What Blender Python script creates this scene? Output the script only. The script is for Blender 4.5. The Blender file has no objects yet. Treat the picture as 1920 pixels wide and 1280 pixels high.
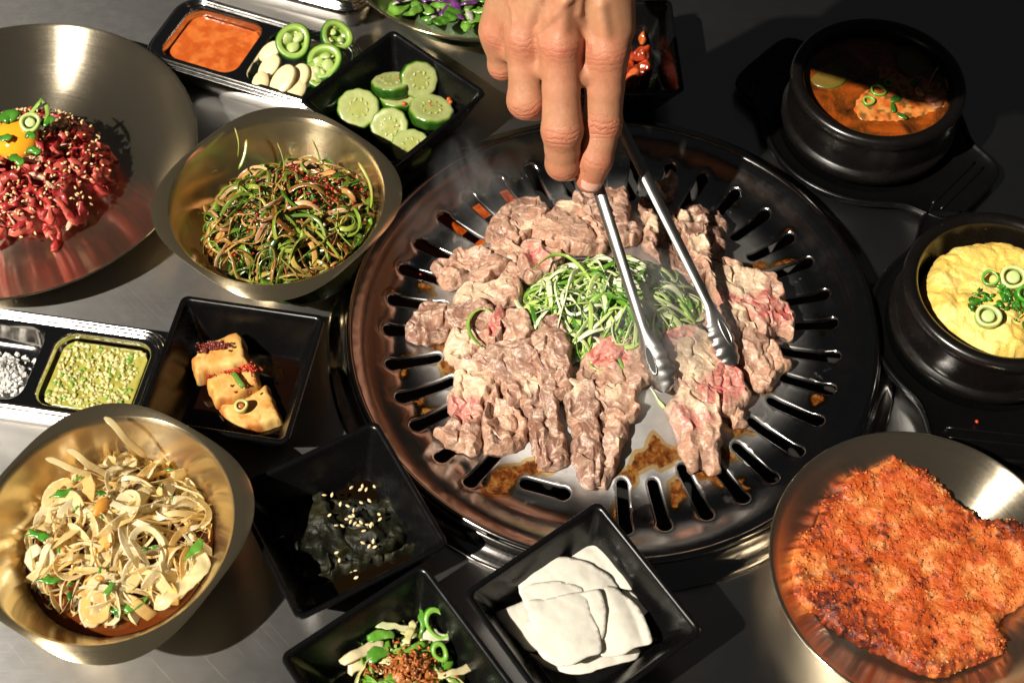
import bpy, math, random
import numpy as np
from mathutils import Vector
from mathutils.geometry import delaunay_2d_cdt

sc = bpy.context.scene
COL = sc.collection
R = math.radians

# ------------------------------------------------------------------ camera
CAM_D, CAM_EL, CAM_F = 84.0, 56.5, 2600.0          # cm, degrees, pixels of a 1920 px wide frame
_e = R(CAM_EL)
CAM = np.array([0.0, -CAM_D * math.cos(_e), CAM_D * math.sin(_e)])
cam = bpy.data.cameras.new('camera')
cam.sensor_width = 36.0
cam.lens = CAM_F / 1920.0 * 36.0
cam.clip_start, cam.clip_end = 0.02, 50.0
cam.dof.use_dof = True
cam.dof.focus_distance = 0.80
cam.dof.aperture_fstop = 11.0
camo = bpy.data.objects.new('camera', cam)
camo.location = CAM * 0.01
camo.rotation_euler = (R(90 - CAM_EL), 0, 0)
COL.objects.link(camo)
sc.camera = camo

# ------------------------------------------------------------------ dim room
W = bpy.data.worlds.new('World')
sc.world = W
W.use_nodes = True
W.node_tree.nodes['Background'].inputs[0].default_value = (0.92, 0.96, 1.0, 1)
W.node_tree.nodes['Background'].inputs[1].default_value = 0.013

# ------------------------------------------------------------------ key lamp: one hard studio flash, front left
LAMP_DIR = np.array([-0.665, -0.50, 0.95])
LAMP_DIR /= np.linalg.norm(LAMP_DIR)
LAMP_DIST = 5.0
key = bpy.data.lights.new('studio_flash', 'SPOT')
key.energy = 2250.0
key.color = (1.0, 0.92, 0.80)
key.shadow_soft_size = 0.04
key.spot_size = R(30)
key.spot_blend = 0.3
keyo = bpy.data.objects.new('studio_flash', key)
_kp = Vector(LAMP_DIR * LAMP_DIST) + Vector((0, 0, 0))
keyo.location = _kp
keyo.rotation_euler = (-_kp).to_track_quat('-Z', 'Y').to_euler()
COL.objects.link(keyo)

vs = sc.view_settings
vs.view_transform = 'Standard'
vs.look = 'None'
vs.exposure = 0.0
vs.gamma = 1.0
vs.use_curve_mapping = False
sc.render.engine = 'CYCLES'
sc.cycles.use_denoising = True
sc.cycles.max_bounces = 8
sc.cycles.transmission_bounces = 6
sc.cycles.transparent_max_bounces = 8
sc.cycles.sample_clamp_indirect = 6.0
sc.cycles.caustics_reflective = True
sc.cycles.blur_glossy = 0.6

# ------------------------------------------------------------------ helpers: places, noise
_fw = -CAM / np.linalg.norm(CAM)
_rt = np.array([1.0, 0, 0])
_up = np.cross(_rt, _fw)


def P(x, y, z=0.0):
    """Point of the place, in cm, at height z."""
    d = _fw * CAM_F + _rt * (x - 960.0) - _up * (y - 640.0)
    return CAM + d * ((z - CAM[2]) / d[2])


def PX(pts, z):
    return np.array([P(x, y, z)[:2] for x, y in pts])


def _h(ix, iy, iz, seed):
    n = (ix.astype(np.int64) * 374761393 + iy.astype(np.int64) * 668265263 + iz.astype(np.int64) * 2147483647 + seed * 1274126177) & 0xFFFFFFFF
    n = ((n ^ (n >> 13)) * 1274126177) & 0xFFFFFFFF
    n = ((n ^ (n >> 16)) * 2246822519) & 0xFFFFFFFF
    n = n ^ (n >> 15)
    return (n & 0xFFFFFF) / float(0xFFFFFF)


def noise(p, s=1.0, seed=0):
    """Value noise in -1..1 at points p (n x 3 or n x 2) with cells of size s."""
    p = np.asarray(p, float)
    if p.shape[1] == 2:
        p = np.c_[p, np.zeros(len(p))]
    q = p / s + 100.37
    i = np.floor(q).astype(np.int64)
    f = q - i
    f = f * f * f * (f * (f * 6 - 15) + 10)
    out = 0
    for dx in (0, 1):
        for dy in (0, 1):
            for dz in (0, 1):
                w = (f[:, 0] if dx else 1 - f[:, 0]) * (f[:, 1] if dy else 1 - f[:, 1]) * (f[:, 2] if dz else 1 - f[:, 2])
                out = out + w * _h(i[:, 0] + dx, i[:, 1] + dy, i[:, 2] + dz, seed)
    return out * 2 - 1


def fbm(p, s=1.0, seed=0, o=3):
    v, a = 0, 1.0
    for k in range(o):
        v = v + a * noise(p, s / 2 ** k, seed + 17 * k)
        a *= 0.5
    return v / 1.75


def worley(p, s=1.0, seed=0):
    """F1 and F2 distances (2D), in cells."""
    q = np.asarray(p, float)[:, :2] / s + 57.3
    i = np.floor(q).astype(np.int64)
    f1 = np.full(len(q), 9.0)
    f2 = np.full(len(q), 9.0)
    z = np.zeros(len(q), np.int64)
    for dx in (-1, 0, 1):
        for dy in (-1, 0, 1):
            a, b = i[:, 0] + dx, i[:, 1] + dy
            d = np.hypot(a + _h(a, b, z, seed) - q[:, 0], b + _h(a, b, z + 1, seed) - q[:, 1])
            f2 = np.where(d < f1, f1, np.minimum(f2, d))
            f1 = np.minimum(f1, d)
    return f1, f2


def sstep(a, b, x):
    t = np.clip((x - a) / (b - a), 0, 1)
    return t * t * (3 - 2 * t)


# ------------------------------------------------------------------ helpers: objects
def thing(name, label, cat, loc=(0, 0, 0), group=None):
    o = bpy.data.objects.new(name, None)
    o.empty_display_size = 0.01
    o.location = np.asarray(loc, float) * 0.01
    COL.objects.link(o)
    o['label'], o['category'] = label, cat
    if group:
        o['group'] = group
    return o


def tag(o, label, cat, group=None, kind=None):
    o['label'], o['category'] = label, cat
    if group:
        o['group'] = group
    if kind:
        o['kind'] = kind
    return o


def wloc(o):
    l = np.zeros(3)
    while o is not None:
        l = l + np.array(o.location)
        o = o.parent
    return l * 100


def obj(name, V, F, mat, parent=None, smooth=True, col=None, attrs=None, loc=None, bevel=None, flat_angle=None):
    """One mesh object from world points in cm."""
    V = np.asarray(V, float)
    if parent is not None:
        org = wloc(parent)
        lo = np.zeros(3)
    else:
        lo = np.array([V[:, 0].mean(), V[:, 1].mean(), V[:, 2].min()]) if loc is None else np.asarray(loc, float)
        org = lo
    me = bpy.data.meshes.new(name)
    me.from_pydata(((V - org) * 0.01).tolist(), [], [list(map(int, f)) for f in F])
    me.validate()
    me.polygons.foreach_set('use_smooth', [smooth] * len(me.polygons))
    if col is not None and len(col) == len(me.vertices):
        a = me.color_attributes.new('col', 'FLOAT_COLOR', 'POINT')
        c = np.c_[np.clip(np.asarray(col, float)[:, :3], 0, 1), np.ones(len(col))]
        a.data.foreach_set('color', c.astype(np.float32).ravel())
    for k, v in (attrs or {}).items():
        if len(v) == len(me.vertices):
            a = me.attributes.new(k, 'FLOAT', 'POINT')
            a.data.foreach_set('value', np.asarray(v, np.float32))
    if mat is not None:
        me.materials.append(mat)
    o = bpy.data.objects.new(name, me)
    o.location = lo * 0.01
    o.parent = parent
    COL.objects.link(o)
    if flat_angle:
        try:
            me.set_sharp_from_angle(angle=R(flat_angle))
        except Exception:
            pass
    return o


class MB:
    """Collects pieces of one mesh."""
    def __init__(s):
        s.V, s.F, s.C, s.n = [], [], [], 0

    def add(s, V, F, C=None):
        V = np.asarray(V, float)
        s.V.append(V)
        s.F += [[int(i) + s.n for i in f] for f in F]
        s.C.append(np.tile(np.asarray(C if C is not None else (1, 1, 1), float), (len(V), 1)) if C is None or np.ndim(C) == 1 else np.asarray(C, float))
        s.n += len(V)
        return s

    def build(s, name, mat, parent=None, **k):
        return obj(name, np.vstack(s.V), s.F, mat, parent, col=np.vstack(s.C), **k)


def loft(loops, close=False, cap0=False, cap1=False):
    """Skin a list of equally long closed loops (each n x 3)."""
    n = len(loops[0])
    V = np.vstack(loops)
    F = []
    m = len(loops)
    j = np.arange(n)
    jn = (j + 1) % n
    for k in range(m - 1 if not close else m):
        a, b = k * n, ((k + 1) % m) * n
        F += np.stack([a + j, a + jn, b + jn, b + j], 1).tolist()
    if cap0:
        F.append(list(range(n))[::-1])
    if cap1:
        F.append(list(range((m - 1) * n, m * n)))
    return V, F


def lathe(profile, c, n=96, rfun=None, cap0=False, cap1=False):
    """profile: list of (radius, z). c: centre (x, y, z). rfun(theta, k) adds to radius."""
    t = np.linspace(0, 2 * math.pi, n, endpoint=False)
    loops = []
    for k, (r, z) in enumerate(profile):
        rr = r + (rfun(t, k) if rfun else 0)
        zz = z if np.ndim(z) else np.full(n, float(z))
        loops.append(np.c_[c[0] + rr * np.cos(t), c[1] + rr * np.sin(t), c[2] + zz])
    return loft(loops, cap0=cap0, cap1=cap1)


def rrect(hx, hy, rad, n=6):
    """Rounded rectangle loop, counter-clockwise."""
    rad = min(rad, hx * .999, hy * .999)
    out = []
    for sx, sy, a0 in ((1, 1, 0), (-1, 1, 90), (-1, -1, 180), (1, -1, 270)):
        for k in range(n + 1):
            a = R(a0 + 90.0 * k / n)
            out.append((sx * (hx - rad) + rad * math.cos(a), sy * (hy - rad) + rad * math.sin(a)))
    return np.array(out)


def rot2(p, a):
    c, s = math.cos(a), math.sin(a)
    return np.c_[p[:, 0] * c - p[:, 1] * s, p[:, 0] * s + p[:, 1] * c]


def inside(p, poly):
    x, y = p[:, 0], p[:, 1]
    r = np.zeros(len(p), bool)
    n = len(poly)
    for i in range(n):
        x0, y0 = poly[i]
        x1, y1 = poly[(i + 1) % n]
        if y0 == y1:
            continue
        c = ((y0 > y) != (y1 > y)) & (x < (x1 - x0) * (y - y0) / (y1 - y0) + x0)
        r ^= c
    return r


def edge_dist(p, poly):
    d = np.full(len(p), 1e9)
    n = len(poly)
    for i in range(n):
        a, b = poly[i], poly[(i + 1) % n]
        ab = b - a
        t = np.clip(((p - a) @ ab) / max(ab @ ab, 1e-12), 0, 1)
        d = np.minimum(d, np.hypot(*(p - a - t[:, None] * ab).T))
    return d


def corner_poly(pts, step, rad=.12):
    """Closed polygon with straight sides, resampled, corners slightly rounded."""
    p = np.asarray(pts, float)
    out = []
    for i in range(len(p)):
        a, b = p[i], p[(i + 1) % len(p)]
        k = max(2, int(np.hypot(*(b - a)) / step))
        out += [a + (b - a) * t for t in np.arange(k) / k]
    out = np.array(out)
    for _ in range(max(1, int(rad / step * 2))):
        out = (np.roll(out, 1, 0) + 2 * out + np.roll(out, -1, 0)) / 4
    return out


def smooth_poly(pts, step):
    """Closed Catmull-Rom through the points, resampled at about step."""
    p = np.asarray(pts, float)
    n = len(p)
    out = []
    for i in range(n):
        a, b, c, d = p[i - 1], p[i], p[(i + 1) % n], p[(i + 2) % n]
        k = max(2, int(np.hypot(*(c - b)) / step))
        for t in np.arange(k) / k:
            out.append(0.5 * ((2 * b) + (c - a) * t + (2 * a - 5 * b + 4 * c - d) * t * t + (3 * b - a - 3 * c + d) * t ** 3))
    return np.array(out)


def tri_fill(outline, step, holes=(), rng=None, extra=None):
    """Triangulate a polygon with holes, with inner points at about step."""
    rng = rng or np.random.default_rng(1)
    lo, hi = outline.min(0), outline.max(0)
    gx, gy = np.meshgrid(np.arange(lo[0], hi[0], step), np.arange(lo[1], hi[1], step * .87))
    gx = gx + (np.arange(gx.shape[0]) % 2)[:, None] * step * .5
    g = np.c_[gx.ravel(), gy.ravel()]
    g = g + rng.uniform(-.12, .12, g.shape) * step
    m = inside(g, outline)
    g = g[m]
    g = g[edge_dist(g, outline) > step * .55]
    for h in holes:
        lo, hi = h.min(0) - step, h.max(0) + step
        near = ((g > lo) & (g < hi)).all(1)
        bad = near.copy()
        if near.any():
            sub = g[near]
            bad[near] = inside(sub, h) | (edge_dist(sub, h) < step * .5)
        g = g[~bad]
    if extra is not None:
        from collections import defaultdict
        cell = set(map(tuple, np.floor(extra / (step * .6)).astype(int)))
        gi = np.floor(g / (step * .6)).astype(int)
        g = g[[tuple(q) not in cell for q in gi]]
        g = np.vstack([g, extra])
    pts = [outline] + list(holes) + [g]
    edges = []
    n = 0
    for q in [outline] + list(holes):
        k = len(q)
        edges += [(n + i, n + (i + 1) % k) for i in range(k)]
        n += k
    allp = np.vstack(pts)
    v, e, f, ov, oe, of = delaunay_2d_cdt([Vector(map(float, q)) for q in allp], edges, [], 0, 1e-7)
    v = np.array([(q.x, q.y) for q in v])
    f = np.array([list(q) for q in f])
    c = v[f].mean(1)
    ok = inside(c, outline)
    for h in holes:
        ok &= ~inside(c, h)
    return v, f[ok].tolist()


def boundary_loops(F):
    from collections import defaultdict
    cnt = {}
    for f in F:
        for i in range(len(f)):
            a, b = f[i], f[(i + 1) % len(f)]
            if (b, a) in cnt:
                del cnt[(b, a)]
            else:
                cnt[(a, b)] = 1
    return list(cnt.keys())


def shell(v2, F, ztop, zbot, jitter=None):
    """Closed slab from a triangulated outline with top and bottom heights per point (arrays)."""
    n = len(v2)
    top = np.c_[v2 if jitter is None else v2 + jitter, ztop]
    bot = np.c_[v2, zbot]
    V = np.vstack([top, bot])
    FF = [list(f) for f in F] + [[q + n for q in f[::-1]] for f in F]
    for a, b in boundary_loops(F):
        FF.append([a, a + n, b + n, b])
    return V, FF


def tube(path, rad, n=8, flat=1.0, up=None, cap=True, twist=None):
    """Swept tube; rad scalar or per-point; flat squashes the second axis. Returns V, F."""
    p = np.asarray(path, float)
    m = len(p)
    rad = np.full(m, rad, float) if np.ndim(rad) == 0 else np.asarray(rad, float)
    flat = np.full(m, flat, float) if np.ndim(flat) == 0 else np.asarray(flat, float)
    t = np.gradient(p, axis=0)
    t /= np.linalg.norm(t, axis=1)[:, None] + 1e-12
    u = np.array(up if up is not None else (0, 0, 1.0), float)
    a = np.linspace(0, 2 * math.pi, n, endpoint=False)
    loops = []
    for k in range(m):
        s = np.cross(t[k], u)
        if np.linalg.norm(s) < 1e-3:
            s = np.cross(t[k], (1, 0, 0))
        s /= np.linalg.norm(s)
        w = np.cross(s, t[k])
        if up is None:
            u = w
        aa = a + (twist[k] if twist is not None else 0)
        x, y = np.cos(a) * rad[k], np.sin(a) * rad[k] * flat[k]
        if twist is not None:
            ct, st = math.cos(twist[k]), math.sin(twist[k])
            x, y = x * ct - y * st, x * st + y * ct
        loops.append(p[k] + x[:, None] * s + y[:, None] * w)
    return loft(loops, cap0=cap, cap1=cap)


def copy_tree(o, parent=None):
    c = o.copy()
    COL.objects.link(c)
    c.parent = parent
    for ch in list(o.children):
        copy_tree(ch, c)
    return c


# ------------------------------------------------------------------ helpers: materials
class NT:
    def __init__(s, name):
        s.m = bpy.data.materials.new(name)
        s.m.use_nodes = True
        s.t = s.m.node_tree
        s.n = s.t.nodes
        s.b = s.n['Principled BSDF']
        s._o = None

    def link(s, a, b):
        s.t.links.new(a, b)

    def node(s, kind, **k):
        q = s.n.new(kind)
        for a, v in k.items():
            setattr(q, a, v)
        return q

    def set(s, **k):
        for a, v in k.items():
            i = s.b.inputs[a.replace('_', ' ')]
            if hasattr(v, 'node'):
                s.link(v, i)
            else:
                i.default_value = (*v, 1) if isinstance(v, tuple) and len(v) == 3 and i.type == 'RGBA' else v
        return s

    def cm(s, scale=(1, 1, 1)):
        """Object coordinates in cm."""
        if s._o is None:
            s._o = s.node('ShaderNodeTexCoord').outputs['Object']
        q = s.node('ShaderNodeVectorMath', operation='MULTIPLY')
        s.link(s._o, q.inputs[0])
        q.inputs[1].default_value = tuple(100.0 * v for v in scale)
        return q.outputs[0]

    def noise(s, scale, detail=3, rough=.5, vec=None, dist=0.0, out='Fac'):
        q = s.node('ShaderNodeTexNoise')
        q.inputs['Scale'].default_value = scale
        q.inputs['Detail'].default_value = detail
        q.inputs['Roughness'].default_value = rough
        q.inputs['Distortion'].default_value = dist
        s.link(vec if vec is not None else s.cm(), q.inputs['Vector'])
        return q.outputs[out]

    def voro(s, scale, feature='F1', vec=None, out='Distance', rnd=1.0):
        q = s.node('ShaderNodeTexVoronoi', feature=feature)
        q.inputs['Scale'].default_value = scale
        q.inputs['Randomness'].default_value = rnd
        s.link(vec if vec is not None else s.cm(), q.inputs['Vector'])
        return q.outputs[out]

    def ramp(s, f, *stops, interp='LINEAR'):
        q = s.node('ShaderNodeValToRGB')
        q.color_ramp.interpolation = interp
        e = q.color_ramp.elements
        while len(e) < len(stops):
            e.new(0.5)
        for k, (p, c) in enumerate(stops):
            e[k].position = p
            c = (c, c, c) if not isinstance(c, tuple) else c
            e[k].color = (*c, 1)
        s.link(f, q.inputs[0])
        return q.outputs[0]

    def math(s, op, a, b=None, c=None, clamp=False):
        q = s.node('ShaderNodeMath', operation=op)
        q.use_clamp = clamp
        for i, v in enumerate((a, b, c)):
            if v is None:
                continue
            if hasattr(v, 'node'):
                s.link(v, q.inputs[i])
            else:
                q.inputs[i].default_value = v
        return q.outputs[0]

    def mix(s, f, a, b, mode='MIX'):
        q = s.node('ShaderNodeMix', data_type='RGBA', blend_type=mode)
        for v, i in ((f, q.inputs[0]), (a, q.inputs[6]), (b, q.inputs[7])):
            if hasattr(v, 'node'):
                s.link(v, i)
            else:
                i.default_value = (*v, 1) if isinstance(v, tuple) and len(v) == 3 else v
        return q.outputs[2]

    def attr(s, name='col', out='Color'):
        q = s.node('ShaderNodeAttribute', attribute_name=name)
        return q.outputs[out]

    def bump(s, h, strength=.3, dist=.05, normal=None):
        """dist in cm"""
        q = s.node('ShaderNodeBump')
        q.inputs['Strength'].default_value = strength
        q.inputs['Distance'].default_value = dist * 0.01
        s.link(h, q.inputs['Height'])
        if normal is not None:
            s.link(normal, q.inputs['Normal'])
        s.link(q.outputs[0], s.b.inputs['Normal'])
        return q.outputs[0]
# ------------------------------------------------------------------ materials
def polar(m):
    """r (cm), theta, z (cm) of the object's own axis."""
    sep = m.node('ShaderNodeSeparateXYZ')
    m.link(m.cm(), sep.inputs[0])
    x, y, z = sep.outputs
    r = m.math('SQRT', m.math('ADD', m.math('MULTIPLY', x, x), m.math('MULTIPLY', y, y)))
    th = m.math('ARCTAN2', y, x)
    return r, th, z


def comb(m, x, y, z):
    q = m.node('ShaderNodeCombineXYZ')
    for i, v in enumerate((x, y, z)):
        if hasattr(v, 'node'):
            m.link(v, q.inputs[i])
        else:
            q.inputs[i].default_value = v
    return q.outputs[0]


def spun_steel(name, color, rough=.24, an=.75, streak=.35, met=.80):
    m = NT(name)
    r, th, z = polar(m)
    v = comb(m, m.math('MULTIPLY', r, 26.0), m.math('MULTIPLY', th, 1.2), m.math('MULTIPLY', z, 26.0))
    n1 = m.noise(1.0, 2, .6, vec=v)
    n2 = m.noise(.55, 4, .6)
    n3 = m.noise(5.0, 4, .7)
    sm = m.math('MULTIPLY', n2, n3)
    rg = m.math('ADD', m.math('MULTIPLY', n1, .10), m.math('MULTIPLY_ADD', sm, .14, rough - .09))
    base = m.mix(m.math('MULTIPLY', n2, .6), color, tuple(c * .86 for c in color))
    # fine scratches
    w = m.voro(1.1, 'DISTANCE_TO_EDGE', vec=m.noise(.8, 1, .5, out='Color'))
    m.set(Base_Color=base, Metallic=met, Roughness=rg, Anisotropic=an, Anisotropic_Rotation=.25)
    tg = m.node('ShaderNodeTangent', direction_type='RADIAL', axis='Z')
    m.link(tg.outputs[0], m.b.inputs['Tangent'])
    m.bump(n1, streak * .16, .005)
    return m.m


def plain_steel(name, color, rough, scale=1.0, bump=.03, smear=.25):
    m = NT(name)
    n1 = m.noise(3.0 * scale, 4, .65)
    n2 = m.noise(.5 * scale, 3, .6)
    m.set(Base_Color=m.mix(n2, color, tuple(c * .82 for c in color)), Metallic=1.0,
          Roughness=m.math('MULTIPLY_ADD', m.math('MULTIPLY', n1, n2), smear, rough - smear * .2))
    m.bump(n1, bump, .02)
    return m.m


def table_mat():
    m = NT('brushed_table_steel')
    fine = m.noise(1.0, 3, .7, vec=m.cm((.5, 34.0, 1.0)))
    big = m.noise(.10, 4, .55)
    sm = m.noise(.9, 5, .7)
    # scratches in a few directions
    sc1 = m.noise(1.0, 2, .5, vec=m.cm((.11, 6.5, 1.0)), dist=.6)
    s1 = m.ramp(sc1, (.655, 0.0), (.69, 1.0))
    rt = m.node('ShaderNodeVectorRotate', rotation_type='Z_AXIS')
    m.link(m.cm(), rt.inputs['Vector'])
    rt.inputs['Angle'].default_value = .8
    q = m.node('ShaderNodeVectorMath', operation='MULTIPLY')
    m.link(rt.outputs[0], q.inputs[0])
    q.inputs[1].default_value = (.13, 7.0, 1.0)
    s2 = m.ramp(m.noise(1.0, 2, .5, vec=q.outputs[0], dist=.5), (.67, 0.0), (.70, 1.0))
    s = m.math('ADD', s1, s2, clamp=True)
    m.set(Base_Color=m.mix(big, (.58, .57, .55), (.48, .47, .46)), Metallic=1.0,
          Roughness=m.math('ADD', m.math('MULTIPLY_ADD', fine, .08, .235), m.math('MULTIPLY', sm, .05)), Anisotropic=.78)
    m.link(comb(m, 0.0, 1.0, 0.0), m.b.inputs['Tangent'])
    h = m.math('ADD', m.math('MULTIPLY', fine, .35), m.math('MULTIPLY', s, -.5))
    m.bump(h, .16, .012)
    return m.m


def black_dish_mat():
    m = NT('black_melamine')
    n = m.noise(1.6, 4, .6)
    spk = m.ramp(m.voro(9.0), (.03, 1.0), (.075, 0.0))
    n2 = m.noise(26.0, 2, .5)
    m.set(Base_Color=m.mix(m.math('MULTIPLY', spk, .05), (.0028, .0028, .003), (.30, .29, .27)), Roughness=m.math('MULTIPLY_ADD', n, .20, .16),
          Specular_IOR_Level=.42)
    m.bump(m.math('ADD', n2, m.math('MULTIPLY', spk, .4)), .10, .012)
    return m.m


def pot_mat():
    m = NT('black_glazed_stoneware')
    n = m.noise(1.2, 4, .6)
    wear = m.ramp(m.noise(2.6, 5, .7), (.66, 0.0), (.72, 1.0))
    r, th, z = polar(m)
    m.set(Base_Color=m.mix(m.math('MULTIPLY', wear, .55), (.0045, .0034, .003), (.08, .045, .028)),
          Roughness=m.math('MULTIPLY_ADD', n, .24, .17), Coat_Weight=.25, Coat_Roughness=.2)
    m.bump(m.noise(7.0, 3, .6), .09, .03)
    return m.m


def grill_mat():
    m = NT('greasy_grill_steel')
    r, th, z = polar(m)
    brush = m.noise(1.0, 3, .65, vec=comb(m, m.math('MULTIPLY', r, 9.0), m.math('MULTIPLY', th, 1.4), 0.0))
    big = m.noise(.28, 4, .6)
    mid = m.noise(1.5, 5, .65)
    # caramelised grease, thickest beside the slots
    band = m.ramp(m.math('DIVIDE', r, 20.0), (.30, .55), (.44, 1.0), (.60, .8), (.67, 0.0))
    g = m.math('MULTIPLY', m.ramp(m.math('ADD', m.math('MULTIPLY', m.noise(.62, 4, .6, dist=.8), .75), m.math('MULTIPLY', mid, .3)), (.63, 0.0), (.74, 1.0)), band)
    thick = m.ramp(m.noise(1.7, 4, .7, dist=.5), (.42, 0.0), (.62, 1.0))
    film = m.ramp(m.noise(.5, 4, .7), (.46, 0.0), (.58, 1.0))
    stain = m.mix(thick, (.34, .15, .035), (.12, .025, .004))
    steel = m.mix(m.ramp(m.math('DIVIDE', r, 20.0), (.52, 0.0), (.64, 1.0)), m.mix(big, (.66, .65, .63), (.56, .55, .54)), (.40, .39, .38))  # centre steel coloured lighter to carry the sheen of the lit plate
    wall_tint = m.ramp(m.math('ADD', m.math('DIVIDE', r, 20.0), m.math('MULTIPLY', big, .10)), (.70, 0.0), (.78, .12), (.86, .05))  # weak brown tint towards the outer wall
    steel = m.mix(wall_tint, steel, (.30, .19, .15))
    m.set(Base_Color=m.mix(g, steel, stain), Metallic=m.math('SUBTRACT', 1.0, m.math('MULTIPLY', g, .75)),
          Roughness=m.math('ADD', m.ramp(m.math('DIVIDE', r, 20.0), (.40, .40), (.55, .34), (.64, .0)), m.math('MULTIPLY_ADD', film, .03, m.math('MULTIPLY_ADD', brush, .10, .08))), Coat_Weight=m.math('MULTIPLY', g, .6), Coat_Roughness=.06)
    bub = m.ramp(m.voro(5.5), (.0, 1.0), (.35, 0.0))
    h = m.math('ADD', m.math('MULTIPLY', brush, .10), m.math('MULTIPLY', g, m.math('ADD', bub, m.math('MULTIPLY', mid, .8))))
    m.bump(h, .30, .05)
    return m.m


def vcol(name, rough=.35, sss=0.0, sssr=(1, .4, .2), spec=.5, bscale=14.0, bstr=.12, var=.18, trans=0.0, coat=0.0, nscale=4.0, ssc=.15, bdist=.03, wet=.0):
    """Vertex colour with fine grain; food in general."""
    m = NT(name)
    n = m.noise(nscale, 4, .65)
    n2 = m.noise(bscale, 3, .6)
    c = m.attr()
    f = m.math('MULTIPLY_ADD', n, 2 * var, 1.0 - var)
    mul = m.node('ShaderNodeVectorMath', operation='SCALE')
    m.link(c, mul.inputs[0])
    m.link(f, mul.inputs[3])
    rg = m.math('MULTIPLY_ADD', m.noise(bscale * .3, 3, .6), .5, rough - .25) if wet else rough
    m.set(Base_Color=mul.outputs[0], Roughness=rg, Specular_IOR_Level=spec, Coat_Weight=coat, Coat_Roughness=.08, Transmission_Weight=trans)
    if sss:
        m.set(Subsurface_Weight=sss, Subsurface_Scale=ssc * .01)
        m.b.inputs['Subsurface Radius'].default_value = sssr
    m.bump(n2, bstr, bdist)
    return m.m


def flat_mat(name, color, rough=.4, var=.15, scale=4.0, bump=.1, bscale=10.0, **k):
    m = NT(name)
    n = m.noise(scale, 4, .6)
    m.set(Base_Color=m.mix(n, tuple(c * (1 - var) for c in color), tuple(min(1, c * (1 + var)) for c in color)), Roughness=rough, **k)
    m.bump(m.noise(bscale, 3, .6), bump, .03)
    return m.m


M = dict(
    table=table_mat(), dish=black_dish_mat(), pot=pot_mat(), grill=grill_mat(),
    gold=spun_steel('champagne_spun_steel', (.80, .66, .42), .215, .90, met=.96),
    plate=spun_steel('plate_spun_steel', (.68, .59, .44), .20, .92, met=.97),
    ring=spun_steel('grill_ring_steel', (.36, .34, .32), .13, .4, met=1.0),
    tray=plain_steel('polished_tray_steel', (.70, .68, .65), .12, 1.0, .03, .16),
    tongs=plain_steel('tong_steel', (.60, .58, .55), .34, 2.5, .08, .25),
    well=flat_mat('sooty_iron', (.012, .011, .010), .55, .4, 1.5),
)
# ------------------------------------------------------------------ table with the grill opening
GC = np.array([6.0, 0.75])
_t = np.linspace(0, 2 * math.pi, 96, endpoint=False)
_hole = np.c_[GC[0] + 15.9 * np.cos(_t), GC[1] + 15.9 * np.sin(_t)]
_out = np.array([(-75, -62), (75, -62), (75, 70), (-75, 70.0)])
v2, F = tri_fill(_out, 22.0, [_hole])
V, F = shell(v2, F, np.zeros(len(v2)), np.full(len(v2), -4.0))
tb = obj('table', V, F, M['table'], smooth=False, loc=(0, 0, 0))
tb['kind'] = 'structure'

# ------------------------------------------------------------------ grill
grill = thing('tabletop_grill', 'round slotted steel barbecue grill set into the table', 'grill', (GC[0], GC[1], 0))


def grill_z(r):
    r = np.asarray(r, float)
    z = .22 + 1.45 * np.clip(1 - (r / 11.0) ** 2, 0, 1) ** 1.15
    z = z + 1.10 * sstep(12.6, 15.9, r) ** 1.2
    return z


def slot_poly(a, r0, r1, w=.27, n=7, tang=False):
    """Stadium outline along the radius at angle a; slots widen to a round eye at the outer end."""
    pts = []
    L = (r1 - r0) / 2
    rm = (r0 + r1) / 2
    for s in (1, -1):
        for k in range(n + 1):
            t = -math.pi / 2 + math.pi * k / n
            ww = w * (1.18 if s > 0 else 1.0)
            pts.append((s * (L - ww) + s * ww * math.cos(t), s * ww * math.sin(t)))
        for k in range(1, 6):
            u = s * (1 - 2 * k / 6)
            pts.append((u * (L - w), s * w * (1.0)))
    p = np.array(pts)
    if tang:
        p = np.c_[p[:, 1], p[:, 0]]
        p = p[::-1]
    p = p + np.array([rm, 0])
    return rot2(p, a) + GC


slots = []
for k in range(36):
    deg = k * 10.0 + 1.0
    if 240 < deg < 263:      # replaced by one cross slot
        continue
    d2 = deg + random.Random(k).uniform(-.6, .6)
    slots.append(slot_poly(R(d2), 10.2 + .25 * math.sin(k * 2.1), 13.8, .33))
slots.append(rot2(slot_poly(0, -1.5, 1.5, .38) - GC, R(-17)) + P(1022, 914, .3)[:2])

_t = np.linspace(0, 2 * math.pi, 240, endpoint=False)
outl = np.c_[GC[0] + 15.6 * np.cos(_t), GC[1] + 15.6 * np.sin(_t)]
def off_loop(s, d):
    t = np.roll(s, -1, 0) - np.roll(s, 1, 0)
    n = np.c_[t[:, 1], -t[:, 0]] / (np.linalg.norm(t, axis=1)[:, None] + 1e-9)
    q = s + n * d
    if edge_dist(q[:1], s)[0] < d * .5 or inside(q[:1], s)[0]:
        q = s - n * d
    return q


ext = np.vstack([off_loop(s, d) for s in slots for d in (.07, .16, .30)])
v2, F = tri_fill(outl, .40, slots, extra=ext)
zz = grill_z(np.hypot(*(v2 - GC).T))
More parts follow.
